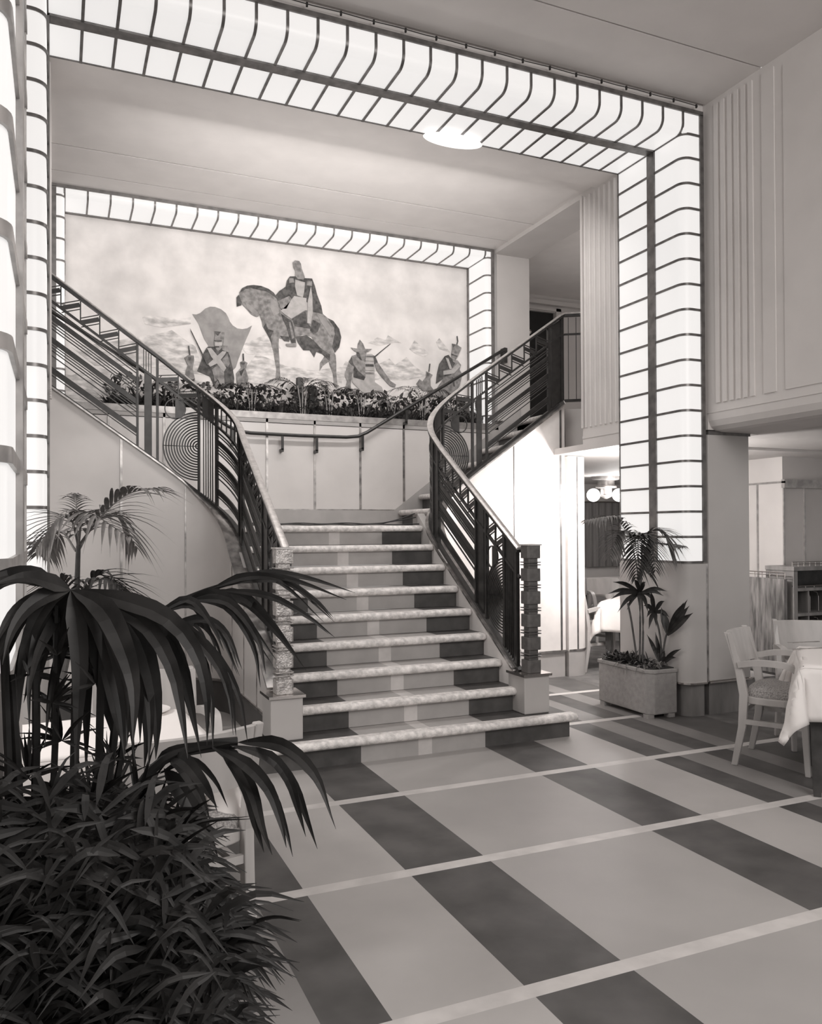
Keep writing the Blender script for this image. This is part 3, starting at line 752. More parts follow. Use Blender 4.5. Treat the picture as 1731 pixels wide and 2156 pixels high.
pic('peasant', [
 ([(390, 570), (490, 540), (700, 530), (800, 530), (860, 580), (920, 700), (850, 740), (860, 1100), (1000, 1200), (1060, 1350), (860, 1420), (600, 1300), (400, 1100), (430, 800), (330, 720)], H3, 4, 2),
 ([(555, 240), (620, 320), (665, 430), (805, 430), (720, 490), (560, 485), (460, 480), (370, 400), (510, 425), (515, 330)], H3, 6, 0),
 ([(490, 490), (690, 490), (670, 700), (600, 660), (520, 570)], H3, 5, 0), ([(490, 490), (540, 500), (600, 660), (560, 640), (490, 560)], H3, 6, 1),
 ([(390, 570), (490, 545), (600, 660), (660, 720), (670, 1000), (520, 870), (440, 740)], H3, 5, 0),
 ([(330, 690), (390, 590), (430, 740), (520, 870), (670, 1000), (640, 1060), (430, 1000), (430, 800)], H3, 6, 1),
 ([(330, 720), (440, 790), (400, 950), (370, 1150), (380, 1280), (250, 1240), (300, 1080), (250, 960), (290, 820)], H3, 6, 0),
 ([(850, 730), (920, 700), (1040, 880), (1180, 1080), (1290, 1150), (1270, 1210), (1170, 1180), (1000, 1000), (900, 870)], H3, 5, 0),
 ([(830, 560), (870, 580), (920, 700), (850, 740)], H3, 6, 1),
 ([(860, 570), (1170, 320), (1180, 330), (1010, 470), (880, 590)], H3, 3, 1)]+stripes, ['fig_mid', 'fig_dark', 'fig_light'])
pic('soldier_in_cape', [
 ([(780, 610), (860, 580), (950, 700), (940, 860), (740, 920), (740, 1100), (590, 1200), (610, 1000), (660, 780)], H4, 5, 1),
 ([(810, 660), (880, 680), (1060, 700), (1130, 800), (1100, 900), (1160, 1000), (1100, 1250), (960, 1450), (650, 1500), (560, 1400), (640, 1250), (750, 1100), (750, 930), (900, 880)], H4, 4, 0),
 ([(935, 340), (1040, 360), (1140, 430), (1090, 550), (1060, 620), (1000, 710), (920, 660), (920, 560), (940, 440)], H4, 6, 0), ([(935, 340), (1010, 365), (960, 430)], H4, 7, 1), ([(920, 550), (1050, 600), (1040, 625), (920, 580)], H4, 7, 1),
 ([(1035, 180), (1055, 175), (1072, 290), (1050, 365), (1030, 355), (1045, 290)], H4, 6, 1),
 ([(800, 640), (860, 660), (940, 880), (890, 890)], H4, 7, 2), ([(750, 930), (930, 890), (1060, 760), (1110, 830), (980, 980), (750, 1010)], H4, 7, 2),
 ([(880, 680), (1010, 760), (940, 860)], H4, 6, 1), ([(750, 1015), (920, 985), (920, 1010), (750, 1045)], H4, 7, 1), ([(940, 1060), (980, 1080), (1000, 1260), (970, 1250)], H4, 7, 1)], ['fig_mid', 'fig_dark', 'fig_light'])

# ================================================================== PLANTS
def ribbon(mb, pts, width, fold=.25, hint=None, mi=0, prof=None):
    pts = [Vector(p) for p in pts]; n = len(pts); base = len(mb.v)
    for i, p in enumerate(pts):
        t = (pts[min(i+1, n-1)]-pts[max(i-1, 0)])
        if t.length < 1e-7: t = Vector((0, 0, 1))
        t.normalize()
        h = hint if hint is not None else Vector((0, 0, 1))
        a = t.cross(h)
        if a.length < 1e-3: a = t.cross(Vector((1, .3, 0)))
        a.normalize(); up = a.cross(t).normalized()
        u = i/(n-1)
        w_ = width*(prof(u) if prof else (math.sin(PI*min(1, u*1.0+.12)**.75) if u < 1 else 0))*.5
        w_ = max(w_, 0.0002)
        mb.v += [tuple(p-a*w_+up*w_*fold), tuple(p), tuple(p+a*w_+up*w_*fold)]
    for i in range(n-1):
        k = base+3*i
        for q in (0, 1): mb.f.append((k+q, k+q+1, k+q+4, k+q+3)); mb.m.append(mi)
def catmull(P, n):
    P = [Vector(p) for p in P]
    if len(P) < 3: return [P[0].lerp(P[-1], i/n) for i in range(n+1)]
    Q = [P[0]*2-P[1]]+P+[P[-1]*2-P[-2]]; out = []
    m = len(P)-1
    for i in range(n+1):
        x = i/n*m; k = min(int(x), m-1); t = x-k
        a, b, c, d_ = Q[k:k+4]
        out.append(.5*((2*b)+(c-a)*t+(2*a-5*b+4*c-d_)*t*t+(3*b-a-3*c+d_)*t**3))
    return out
def pinnate(name, m, parent, rachis, nl, ll, lw, r0=.004, droop=.5, start=.25, stemmat=None, rnd=random, seg=6):
    R_ = catmull(rachis, 24); mb = MB(); n = len(R_)
    mb.tube(R_, [r0*(1-.8*i/(n-1)) for i in range(n)], 5)
    for i in range(nl):
        u = start+(1-start)*i/(nl-1); x = u*(n-1); k = min(int(x), n-2); p = R_[k].lerp(R_[k+1], x-k)
        t = (R_[min(k+1, n-1)]-R_[max(k-1, 0)]).normalized(); side = t.cross(Vector((0, 0, 1)))
        if side.length < .05: side = Vector((rnd.uniform(-1, 1), rnd.uniform(-1, 1), 0))
        side.normalize()
        env = math.sin(PI*(.18+.74*(u-start)/(1-start)))
        for sg in (-1, 1):
            L = ll*env*rnd.uniform(.85, 1.12); dr = droop*rnd.uniform(.7, 1.3)
            d0 = (side*sg*.85+t*(.55+.6*u)+Vector((0, 0, .12))).normalized()
            pts = []
            for j in range(seg+1):
                v = j/seg; pts.append(p+d0*L*v+Vector((0, 0, -1))*L*dr*v*v)
            ribbon(mb, pts, lw*rnd.uniform(.8, 1.15))
    return mb.build(name, m, parent, smooth=False)
def strap_bush(name, m, parent, c, n, L, w_, spread=1.0, up=.8, rx=.1, ry=.1, rnd=random, droop=.6, box=None):
    mb = MB()
    for i in range(n):
        a = rnd.uniform(0, 2*PI); e = rnd.uniform(.1, 1)*spread; l = L*rnd.uniform(.55, 1.1)
        b = Vector(c)+Vector((rnd.uniform(-rx, rx), rnd.uniform(-ry, ry), 0))
        d0 = Vector((math.cos(a)*e, math.sin(a)*e, up*rnd.uniform(.5, 1.2))).normalized(); dr = droop*rnd.uniform(.4, 1.3)
        pts = [b+d0*l*v/6+Vector((0, 0, -1))*l*dr*(v/6)**2 for v in range(7)]
        if box:
            for q in pts: q.x = max(box[0], min(box[1], q.x)); q.y = max(box[2], min(box[3], q.y)); q.z = max(q.z, box[4])
        ribbon(mb, pts, w_*rnd.uniform(.6, 1.2))
    return mb.build(name, m, parent)
# ---- trough planting in front of the mural
rnd = random.Random(3)
spots = [(.62, 'at the far left end'), (.98, 'left of the painted soldier'), (1.36, 'under the painted flag'), (1.72, 'below the horse head'), (2.08, 'below the front hooves'), (2.44, 'under the horse belly'), (2.80, 'below the hind legs'), (3.14, 'under the peasant'), (3.46, 'right of the peasant'), (3.80, 'left of the caped soldier'), (4.12, 'below the caped soldier'), (4.36, 'at the right end')]
for i, (x, wh) in enumerate(spots):
    e = empty('leafy_shrub', (x, 8.34, 2.69), 'dark leafy shrub in the mural trough, '+wh, 'shrub', 'low shrubs in the mural trough')
    strap_bush('foliage', 'leaf_trough', e, (x, 8.34, 2.70), 230, .34 if i not in (9, 10) else .30, .026, 1.0, .9, .2, .12, rnd, .6, (.1, 4.42, 8.14, 8.52, 2.70))
    mb = MB()
    for k in range(120):
        p = Vector((x+rnd.uniform(-.2, .2), 8.30+rnd.uniform(-.1, .16), 2.71+rnd.uniform(0, .27)))
        q = p+Vector((rnd.uniform(-.05, .05), rnd.uniform(-.05, .01), rnd.uniform(-.02, .07)))
        ribbon(mb, [p, p.lerp(q, .5)+Vector((0, 0, .01)), q], .05)
    mb.build('broad_leaves', 'leaf_mid' if i % 3 == 2 else 'leaf_trough', e)
pal = [(1.05, .34, 'leaf_mid', 'behind the left balustrade curve'), (1.80, .40, 'leaf_mid', 'between soldier and horse'), (2.33, .52, 'leaf_mid', 'under the painted horse'), (2.62, .44, 'leaf_dark', 'beside the hind legs'), (2.98, .42, 'leaf_pale', 'below the painted sombrero'), (3.33, .30, 'leaf_pale', 'right of the sombrero figure'), (3.70, .52, 'leaf_pale', 'at the handrail bracket'), (4.05, .42, 'leaf_dark', 'near the caped soldier')]
for (x, hh, mm, wh) in pal:
    e = empty('small_palm', (x, 8.26, 2.69), 'small feathery palm in the mural trough, '+wh, 'palm', 'small palms in the mural trough')
    mb = MB()
    for k in range(3): mb.tube([(x+.02*k-.02, 8.2, 2.68), (x+.03*k-.03, 8.2, 2.70+hh*.3), (x+.05*k-.05, 8.21, 2.70+hh*.6)], .006, 5)
    mb.build('stem', 'stem_pale', e)
    for k in range(7):
        a = k*2*PI/7+rnd.uniform(-.3, .3); R0 = hh*.75
        pts = [(x, 8.21, 2.70+hh*.45)]
        for v in (.35, .7, 1.0): pts.append((x+math.cos(a)*R0*v, 8.24+math.sin(a)*R0*.45*v, 2.70+hh*.45+hh*(1.15*v-.85*v*v)*.7))
        pinnate('frond', mm, e, pts, 11, .14, .012, .003, .5, .2, rnd=rnd, seg=4)
e = empty('tree_stump', (2.42, 8.40, 2.69), 'dark broken stump standing among the trough plants under the horse belly', 'stump')
MB().lathe(2.36, 8.42, [(.05, 2.69), (.045, 2.9), (.04, 3.13), (.02, 3.14)], 8).build('trunk', 'stem', e); MB().lathe(2.50, 8.42, [(.07, 2.69), (.06, 2.9), (.05, 3.04), (.02, 3.06)], 8).build('trunk', 'stem', e)

# ---- foreground palm (left)
def shape(pxs, d0, d1, n=12):
    m = len(pxs)-1
    return catmull([atD(p[0], p[1], d0+(d1-d0)*i/m) for i, p in enumerate(pxs)], n)
def lanc(u): return (min(1, (u/.25)**.7) if u < .25 else 1-((u-.25)/.75)**1.6)
def fg_leaves(name, parent, items, m='leaf_unlit', d0=1.25, rachis=None, extra=1):
    mb = MB(); rj = random.Random(len(items)*7+3)
    more = []
    for it in items:
        for e_ in range(extra):
            p0 = it[0]; jx, jy = rj.uniform(-26, 26), rj.uniform(-10, 30); n_ = len(p0)-1
            more.append(([(a_+jx*i_/n_, b_+jy*i_/n_) for i_, (a_, b_) in enumerate(p0)], it[1]*rj.uniform(.6, .95), d0+rj.uniform(.02, .12)))
    items = items+more
    for k, it in enumerate(items):
        pts, wpx = it[0], it[1]; da = it[2] if len(it) > 2 else d0; db = it[3] if len(it) > 3 else d0-.12+.05*((k*7) % 5)
        P_ = shape(pts, da, db); mid = P_[len(P_)//2]
        hint = (CAMP-mid).normalized()+Vector((0, 0, .35)); hint.normalize()
        ribbon(mb, P_, wpx/F_PX*(da+db)/2*1.15, .3, hint, prof=lanc)
    if rachis: mb.tube(shape(rachis[0], rachis[1], rachis[2]), rachis[3], 6)
    return mb.build(name, m, parent)
fp = empty('large_palm', (-.05, 1.22, .80), 'large dark palm with broad drooping leaves filling the left foreground', 'palm')
a = (149, 1242)
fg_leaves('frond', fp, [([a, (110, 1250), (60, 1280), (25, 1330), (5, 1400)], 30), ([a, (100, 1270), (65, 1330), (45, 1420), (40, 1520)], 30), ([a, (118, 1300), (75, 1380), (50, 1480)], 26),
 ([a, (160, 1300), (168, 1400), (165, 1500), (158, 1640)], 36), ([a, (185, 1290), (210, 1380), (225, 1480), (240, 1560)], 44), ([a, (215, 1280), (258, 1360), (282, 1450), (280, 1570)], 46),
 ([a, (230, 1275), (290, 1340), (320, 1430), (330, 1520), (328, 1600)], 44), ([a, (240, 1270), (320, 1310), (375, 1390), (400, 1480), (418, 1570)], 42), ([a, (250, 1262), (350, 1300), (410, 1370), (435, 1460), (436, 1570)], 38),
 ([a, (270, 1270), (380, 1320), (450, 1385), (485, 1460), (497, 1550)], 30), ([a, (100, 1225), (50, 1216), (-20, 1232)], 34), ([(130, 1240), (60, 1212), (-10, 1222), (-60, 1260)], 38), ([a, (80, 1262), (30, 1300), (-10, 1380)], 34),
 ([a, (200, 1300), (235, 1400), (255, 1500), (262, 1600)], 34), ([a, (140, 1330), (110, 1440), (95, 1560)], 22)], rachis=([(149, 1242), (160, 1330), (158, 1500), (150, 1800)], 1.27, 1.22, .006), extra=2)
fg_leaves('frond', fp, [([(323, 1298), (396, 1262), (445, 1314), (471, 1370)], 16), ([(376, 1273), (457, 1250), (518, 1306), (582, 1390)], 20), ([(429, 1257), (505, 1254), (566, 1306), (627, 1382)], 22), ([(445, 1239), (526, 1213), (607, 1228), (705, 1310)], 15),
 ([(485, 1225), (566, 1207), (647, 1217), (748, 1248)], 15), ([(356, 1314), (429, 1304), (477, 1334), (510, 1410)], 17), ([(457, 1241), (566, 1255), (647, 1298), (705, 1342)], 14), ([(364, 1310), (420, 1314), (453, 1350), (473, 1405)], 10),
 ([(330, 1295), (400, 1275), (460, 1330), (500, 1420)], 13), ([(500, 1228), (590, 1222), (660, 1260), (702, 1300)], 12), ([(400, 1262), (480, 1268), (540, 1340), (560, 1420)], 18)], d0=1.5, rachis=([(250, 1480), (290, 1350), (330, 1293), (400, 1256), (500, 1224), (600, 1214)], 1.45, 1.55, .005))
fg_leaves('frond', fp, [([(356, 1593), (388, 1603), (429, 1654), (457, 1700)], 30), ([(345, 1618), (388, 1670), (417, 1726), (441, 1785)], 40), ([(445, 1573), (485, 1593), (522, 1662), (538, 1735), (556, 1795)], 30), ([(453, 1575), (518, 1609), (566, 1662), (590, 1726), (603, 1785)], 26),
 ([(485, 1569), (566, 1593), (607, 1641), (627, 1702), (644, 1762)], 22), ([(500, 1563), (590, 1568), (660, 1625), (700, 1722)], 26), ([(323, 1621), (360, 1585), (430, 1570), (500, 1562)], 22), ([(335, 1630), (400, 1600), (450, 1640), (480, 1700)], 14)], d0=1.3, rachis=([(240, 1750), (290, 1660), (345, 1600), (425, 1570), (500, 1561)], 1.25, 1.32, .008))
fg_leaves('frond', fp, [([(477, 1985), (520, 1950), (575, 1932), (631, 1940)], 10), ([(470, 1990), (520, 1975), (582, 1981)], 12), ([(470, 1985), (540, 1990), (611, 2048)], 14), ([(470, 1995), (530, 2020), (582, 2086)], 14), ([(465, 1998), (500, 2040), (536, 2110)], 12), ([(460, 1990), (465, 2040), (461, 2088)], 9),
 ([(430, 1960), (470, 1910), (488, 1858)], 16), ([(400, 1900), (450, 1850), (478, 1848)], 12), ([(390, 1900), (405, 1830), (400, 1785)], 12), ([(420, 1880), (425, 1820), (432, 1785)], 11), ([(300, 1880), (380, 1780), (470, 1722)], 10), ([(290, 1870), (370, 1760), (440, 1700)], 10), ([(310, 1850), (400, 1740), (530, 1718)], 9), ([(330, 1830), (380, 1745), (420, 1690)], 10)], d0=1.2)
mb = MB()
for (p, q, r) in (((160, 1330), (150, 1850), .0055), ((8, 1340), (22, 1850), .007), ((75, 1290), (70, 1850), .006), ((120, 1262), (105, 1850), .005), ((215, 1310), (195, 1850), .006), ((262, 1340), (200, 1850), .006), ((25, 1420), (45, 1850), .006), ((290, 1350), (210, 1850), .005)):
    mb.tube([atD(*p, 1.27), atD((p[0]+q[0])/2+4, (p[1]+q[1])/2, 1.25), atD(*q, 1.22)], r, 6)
mb.build('stem', 'leaf_unlit', fp)
# fan leaves and undergrowth
mb = MB(); r4 = random.Random(11)
for (cx, cy, n, L) in ((190, 1690, 30, 150), (60, 1640, 30, 130), (130, 1560, 16, 100), (120, 1380, 16, 90), (230, 1700, 24, 170), (370, 1740, 16, 110), (290, 1690, 22, 150), (240, 1600, 12, 90), (110, 1480, 14, 90), (200, 1440, 12, 80), (330, 1720, 14, 120), (60, 1420, 12, 80)):
    for i in range(n):
        t = r4.uniform(-.15, 1.15)*PI; l = L*r4.uniform(.5, 1.1)
        e1 = (cx+math.cos(t)*l*.5, cy-math.sin(t)*l*.5); e2 = (cx+math.cos(t)*l, cy-math.sin(t)*l+l*.12)
        d_ = 1.25+r4.uniform(-.1, .2); P_ = shape([(cx, cy), e1, e2], d_, d_+r4.uniform(-.1, .1), 6)
        ribbon(mb, P_, r4.uniform(5, 11)/F_PX*1.3, .2, (CAMP-P_[2]).normalized(), prof=lanc)
mb.build('fan_leaves', 'leaf_unlit', fp)
pb = empty('planter_box', (-.3, 1.2, 0), 'dark planter box at the bottom left corner under the large palm', 'planter')
bx(-.95, .16, .98, 1.52, 0, .80).build('box', 'leaf_unlit', pb)
bx(-.93, .14, 1.0, 1.50, .80, .815).build('soil', 'soil', pb)
ug = empty('dense_undergrowth', (-.3, 1.25, .8), 'dark mass of leafy undergrowth in the planter box, bottom left', 'foliage')
mb = MB(); r5 = random.Random(5)
for i in range(4200):
    px = r5.uniform(-60, 474); py = r5.uniform(1690, 2230)
    lim = 1700+max(0, px-300)*1.5+25*math.sin(px*.05)
    if py < lim+10: continue
    d_ = r5.uniform(1.08, 1.48); p = atD(px, py, d_); 
    if p.z < .5: continue
    t = r5.uniform(-.3, 1.3)*PI; l = r5.uniform(.06, .14)
    q = p+Vector((math.cos(t)*l, r5.uniform(-.05, .05), math.sin(t)*l*.8-.03))
    ribbon(mb, catmull([p, p.lerp(q, .5)+Vector((0, 0, .022)), q], 6), r5.uniform(.005, .014), .2, Vector((.3, -1, .5)).normalized(), prof=lanc)
tag(ug, kind=None); mb.build('leaves', 'leaf_unlit', ug)

# ---- mid-distance palm behind the left table
mp = empty('slender_palm', (-.02, 3.95, 0), 'slender lighter palm standing behind the left table, against the curved panel wall', 'palm')
D2 = 3.6
def rp(pts, d0, d1): return [atD(p[0], p[1], d0+(d1-d0)*i/(len(pts)-1)) for i, p in enumerate(pts)]
for pts, da, db, ll in (([(165, 1150), (215, 1085), (270, 1040), (335, 1027)], D2, D2-.1, .30), ([(165, 1150), (150, 1095), (120, 1095), (82, 1150)], D2, D2-.2, .26), ([(165, 1150), (175, 1085), (200, 1085), (270, 1130)], D2, D2-.3, .26),
                        ([(163, 1150), (162, 1100), (160, 1060), (158, 1040)], D2, D2+.2, .14), ([(165, 1160), (200, 1100), (250, 1090), (285, 1150)], D2, D2+.2, .28), ([(160, 1160), (130, 1120), (100, 1140), (85, 1165)], D2, D2+.2, .22),
                        ([(160, 1300), (190, 1230), (240, 1225), (300, 1290)], D2, D2-.2, .28), ([(160, 1300), (140, 1230), (110, 1220), (80, 1250)], D2, D2-.2, .22), ([(160, 1290), (200, 1215), (230, 1220), (270, 1260)], D2, D2, .22)):
    pinnate('frond', 'leaf_dark' if pts[0][1] > 1200 else 'leaf_mid', mp, rp(pts, da, db), 16, ll, .020, .006, .45, .18, rnd=rnd)
MB().tube([atD(165, 1150, D2), atD(160, 1300, D2), Vector((-.02, 3.95, .7)), Vector((-.02, 3.95, .25))], [.010, .014, .02, .025], 8).build('stem', 'stem', mp, smooth=True)
MB().lathe(-.02, 3.95, [(.12, 0), (.15, .02), (.18, .30), (.185, .33), (.16, .33), (.15, .28), (0, .28)], 20).build('pot', 'stone_pot', mp, smooth=True)

# ---- long stone planter on the right with palm
lp = empty('stone_trough_planter', (4.41, 5.46, 0), 'long plain stone trough planter standing before the right lit pillar', 'planter')
def cham(x0, x1, y0, y1, c): return [(x0+c, y0), (x1, y0), (x1, y1), (x0, y1), (x0, y0+c)]
MB().prism(cham(4.27, 4.545, 5.14, 5.80, .05), .03, .36).build('body', 'stone_pot', lp, bevel=.01)
MB().prism(cham(4.262, 4.547, 5.132, 5.81, .055), .355, .385).build('rim', 'stone_pot', lp, bevel=.006)
for (fx, fy) in ((4.30, 5.19), (4.49, 5.17), (4.30, 5.75), (4.49, 5.75)): bx(fx-.03, fx+.03, fy-.03, fy+.03, 0, .03).build('foot', 'stone_pot', lp)
MB().prism(cham(4.29, 4.53, 5.16, 5.78, .045), .385, .392).build('soil', 'soil', lp)
gp = empty('trough_palm', (4.40, 5.36, .392), 'tiered palm with feathery crown growing from the right stone trough', 'palm')
DR = 6.35
def clampP(px, py, y):
    r_ = pray(px, py); return atY(px, py, min(y, 4.50/(r_.x/r_.y)))
def at5(px, py, y=5.36): return clampP(px, py, y)
mb = MB()
for (p0, p1, p2) in (((1347, 1400), (1348, 1300), (1346, 1235)), ((1353, 1400), (1354, 1310), (1350, 1240)), ((1340, 1380), (1330, 1310), (1322, 1270)), ((1395, 1415), (1390, 1340), (1378, 1290)), ((1390, 1415), (1400, 1350), (1406, 1330)),
                     ((1347, 1245), (1352, 1200), (1358, 1150)), ((1345, 1245), (1342, 1200), (1334, 1160)), ((1349, 1245), (1352, 1200), (1350, 1150))):
    mb.tube(catmull([at5(*p0), at5(*p1), at5(*p2)], 8), .008 if p0[1] > 1350 else .005, 6)
mb.build('stem', 'stem', gp)
for pts, yy, ll, mm in (([(1340, 1190), (1325, 1130), (1290, 1090), (1235, 1095)], 5.15, .26, 'leaf_mid'), ([(1345, 1190), (1335, 1140), (1305, 1120), (1285, 1170)], 5.1, .22, 'leaf_mid'), ([(1350, 1190), (1360, 1130), (1395, 1120), (1420, 1175)], 5.2, .22, 'leaf_mid'),
                        ([(1350, 1200), (1352, 1130), (1345, 1150), (1340, 1215)], 4.95, .2, 'leaf_dark'), ([(1350, 1190), (1370, 1150), (1400, 1145), (1440, 1150)], 5.5, .16, 'leaf_mid'), ([(1345, 1190), (1345, 1130), (1370, 1135), (1380, 1200)], 5.0, .2, 'leaf_dark')):
    m_ = len(pts)-1; P_ = [clampP(p[0], p[1], 5.36+(yy-5.36)*i/m_-(.12 if i else 0)) for i, p in enumerate(pts)]
    pinnate('frond', mm, gp, P_, 24, ll*1.1, .026, .004, .5, .25, rnd=rnd)
mb = MB()
for (c0, tips, wd) in (((1348, 1248), [(1290, 1225), (1300, 1290), (1320, 1285), (1335, 1220), (1360, 1225), (1375, 1265), (1398, 1255), (1405, 1245), (1280, 1250), (1365, 1290), (1345, 1275), (1285, 1262)], .035),
                       ((1378, 1290), [(1355, 1275), (1370, 1245), (1400, 1265), (1382, 1320), (1362, 1300), (1410, 1300), (1366, 1325)], .035), ((1406, 1338), [(1392, 1278), (1448, 1262), (1452, 1275), (1460, 1290), (1398, 1290), (1440, 1268)], .055),
                       ((1392, 1400), [(1362, 1335), (1380, 1330), (1372, 1360), (1400, 1370), (1425, 1385), (1435, 1366), (1385, 1350), (1404, 1385)], .034), ((1352, 1195), [(1378, 1200), (1386, 1225), (1392, 1250), (1370, 1215)], .02)):
    for t in tips:
        mid = ((c0[0]+t[0])/2+(t[0]-c0[0])*.05, (c0[1]+t[1])/2-7); y2 = 5.36+rnd.uniform(-.25, .12)
        P_ = catmull([at5(*c0), clampP(mid[0], mid[1], (5.36+y2)/2), clampP(t[0], t[1], y2)], 8)
        ribbon(mb, P_, wd, .3, (CAMP-P_[4]).normalized(), prof=lambda u: math.sin(PI*min(1, u+.05)**.9) if u < .95 else 0)
mb.build('broad_leaves', 'leaf_dark', gp)
lf = empty('low_foliage', (4.40, 5.5, .392), 'low tangled foliage spilling over the rim of the right stone trough', 'foliage')
strap_bush('leaves', 'leaf_dark', lf, (4.40, 5.56, .39), 260, .19, .024, 1.1, .9, .09, .20, rnd, .9, (4.1, 4.54, 5.0, 5.9, .30))
strap_bush('leaves', 'leaf_mid', lf, (4.39, 5.40, .39), 80, .17, .02, 1.2, .7, .09, .22, rnd, 1.0, (4.1, 4.54, 5.0, 5.9, .30))

# ================================================================== FURNITURE
def armchair():
    rt = empty('armchair', (0, 0, 0))
    W, Dp = .25, .185
    for sx in (-1, 1):
        # rear leg + back post
        mb = MB(); x = sx*(W-.02)
        rings = [[(x-q, y-q2, z), (x+q, y-q2, z), (x+q, y+q2, z), (x-q, y+q2, z)] for (y, z, q, q2) in ((-Dp-.05, 0, .016, .018), (-Dp, .25, .019, .024), (-Dp+.01, .45, .019, .026), (-Dp-.02, .62, .018, .024), (-Dp-.09, .84, .015, .018))]
        mb.loft(rings).build('leg', 'wood_light', rt, bevel=.005)
        mb = MB(); x = sx*(W+.005)
        rings = [[(x-q, y-q, z), (x+q, y-q, z), (x+q, y+q, z), (x-q, y+q, z)] for (y, z, q) in ((Dp+.01, 0, .015), (Dp, .2, .018), (Dp-.01, .44, .022))]
        mb.loft(rings).build('leg', 'wood_light', rt, bevel=.005)
        # arm
        pts = [(sx*(W-.01), -Dp-.02, .64), (sx*(W+.02), -.08, .665), (sx*(W+.035), .06, .665), (sx*(W+.035), .12, .65), (sx*(W+.03), .17, .60), (sx*(W+.02), .18, .52), (sx*(W+.01), .17, .44)]
        P_ = catmull(pts, 18); mb = MB()
        mb.sweep(P_, [Vector((1, 0, 0))]*len(P_), .036, .045).build('arm', 'wood_light', rt, smooth=True)
        mb = MB(); mb.box(sx*(W-.01)-.011, sx*(W-.01)+.011, -Dp, Dp, .27, .30); mb.build('stretcher', 'wood_light', rt)
    # curved back panel
    def arcx(t, y0, z0): return (W*1.02*math.sin(t), y0-.05+.05*(1-math.cos(t*1.6))*.9, z0)
    rings = []
    for i in range(11):
        t = -1.1+2.2*i/10; x = (W+.0)*t/1.1; c = -.05*(1-(t/1.1)**2)
        rings.append([(x, -Dp-.085+c, .83), (x, -Dp-.055+c, .83), (x, -Dp-.005+c, .62), (x, -Dp-.035+c, .62)])
    MB().loft(rings).build('backrest', 'wood_light', rt, smooth=True)
    # seat frame (rounded) and cushion
    def outline(k, e=0):
        out = []
        for i in range(28):
            a_ = 2*PI*i/28; c, s = math.cos(a_), math.sin(a_)
            x = (W+.012+e)*math.copysign(abs(c)**.5, c); y = (Dp+.01+e)*math.copysign(abs(s)**(.55 if s < 0 else .75), s)
            out.append((x, y))
        return out
    MB().prism(outline(0), .40, .445).build('seat_frame', 'wood_light', rt, bevel=.006)
    rings = [[(x*q, y*q, z) for x, y in outline(0, -.012)] for q, z in ((1, .445), (1.0, .465), (.93, .49), (.7, .505), (.3, .51))]
    MB().loft(rings).build('seat_cushion', 'tweed', rt, smooth=True)
    mb = MB(); mb.box(-W+.01, W-.01, Dp-.02, Dp, .33, .36); mb.box(-W+.01, W-.01, -Dp-.01, -Dp+.01, .33, .36); mb.build('stretcher', 'wood_light', rt)
    return rt
ch = armchair()
ch.location = (4.263, 3.861, 0); ch.rotation_euler = (0, 0, PI+.55)
tag(ch, 'pale wooden armchair with woven seat, pushed against the right white table', 'chair', 'dining armchairs')
def chair_at(x, y, rz, label, s=1):
    c = copy_tree(ch); c.location = (x, y, 0); c.rotation_euler = (0, 0, rz); c.scale = (s, s, s); tag(c, label); return c
chair_at(4.86, 4.05, PI-math.radians(30), 'pale armchair at the right edge, mostly hidden behind the white table')
chair_at(.36, 3.82, PI, 'pale armchair facing the camera behind the left table, seen through palm leaves')
chair_at(.35, 3.02, math.radians(12), 'pale armchair nearest the camera, half hidden behind dark palm leaves')
chair_at(5.24, 7.38, -PI/2+.2, 'armchair with pale seat in the dining room, seen left of the lit pillar')
chair_at(6.75, 8.9, PI-.3, 'armchair deep in the dining room behind the small clothed table')
chair_at(-.72, 3.35, -PI/2, 'pale armchair at the far left side of the left table, behind the palm')
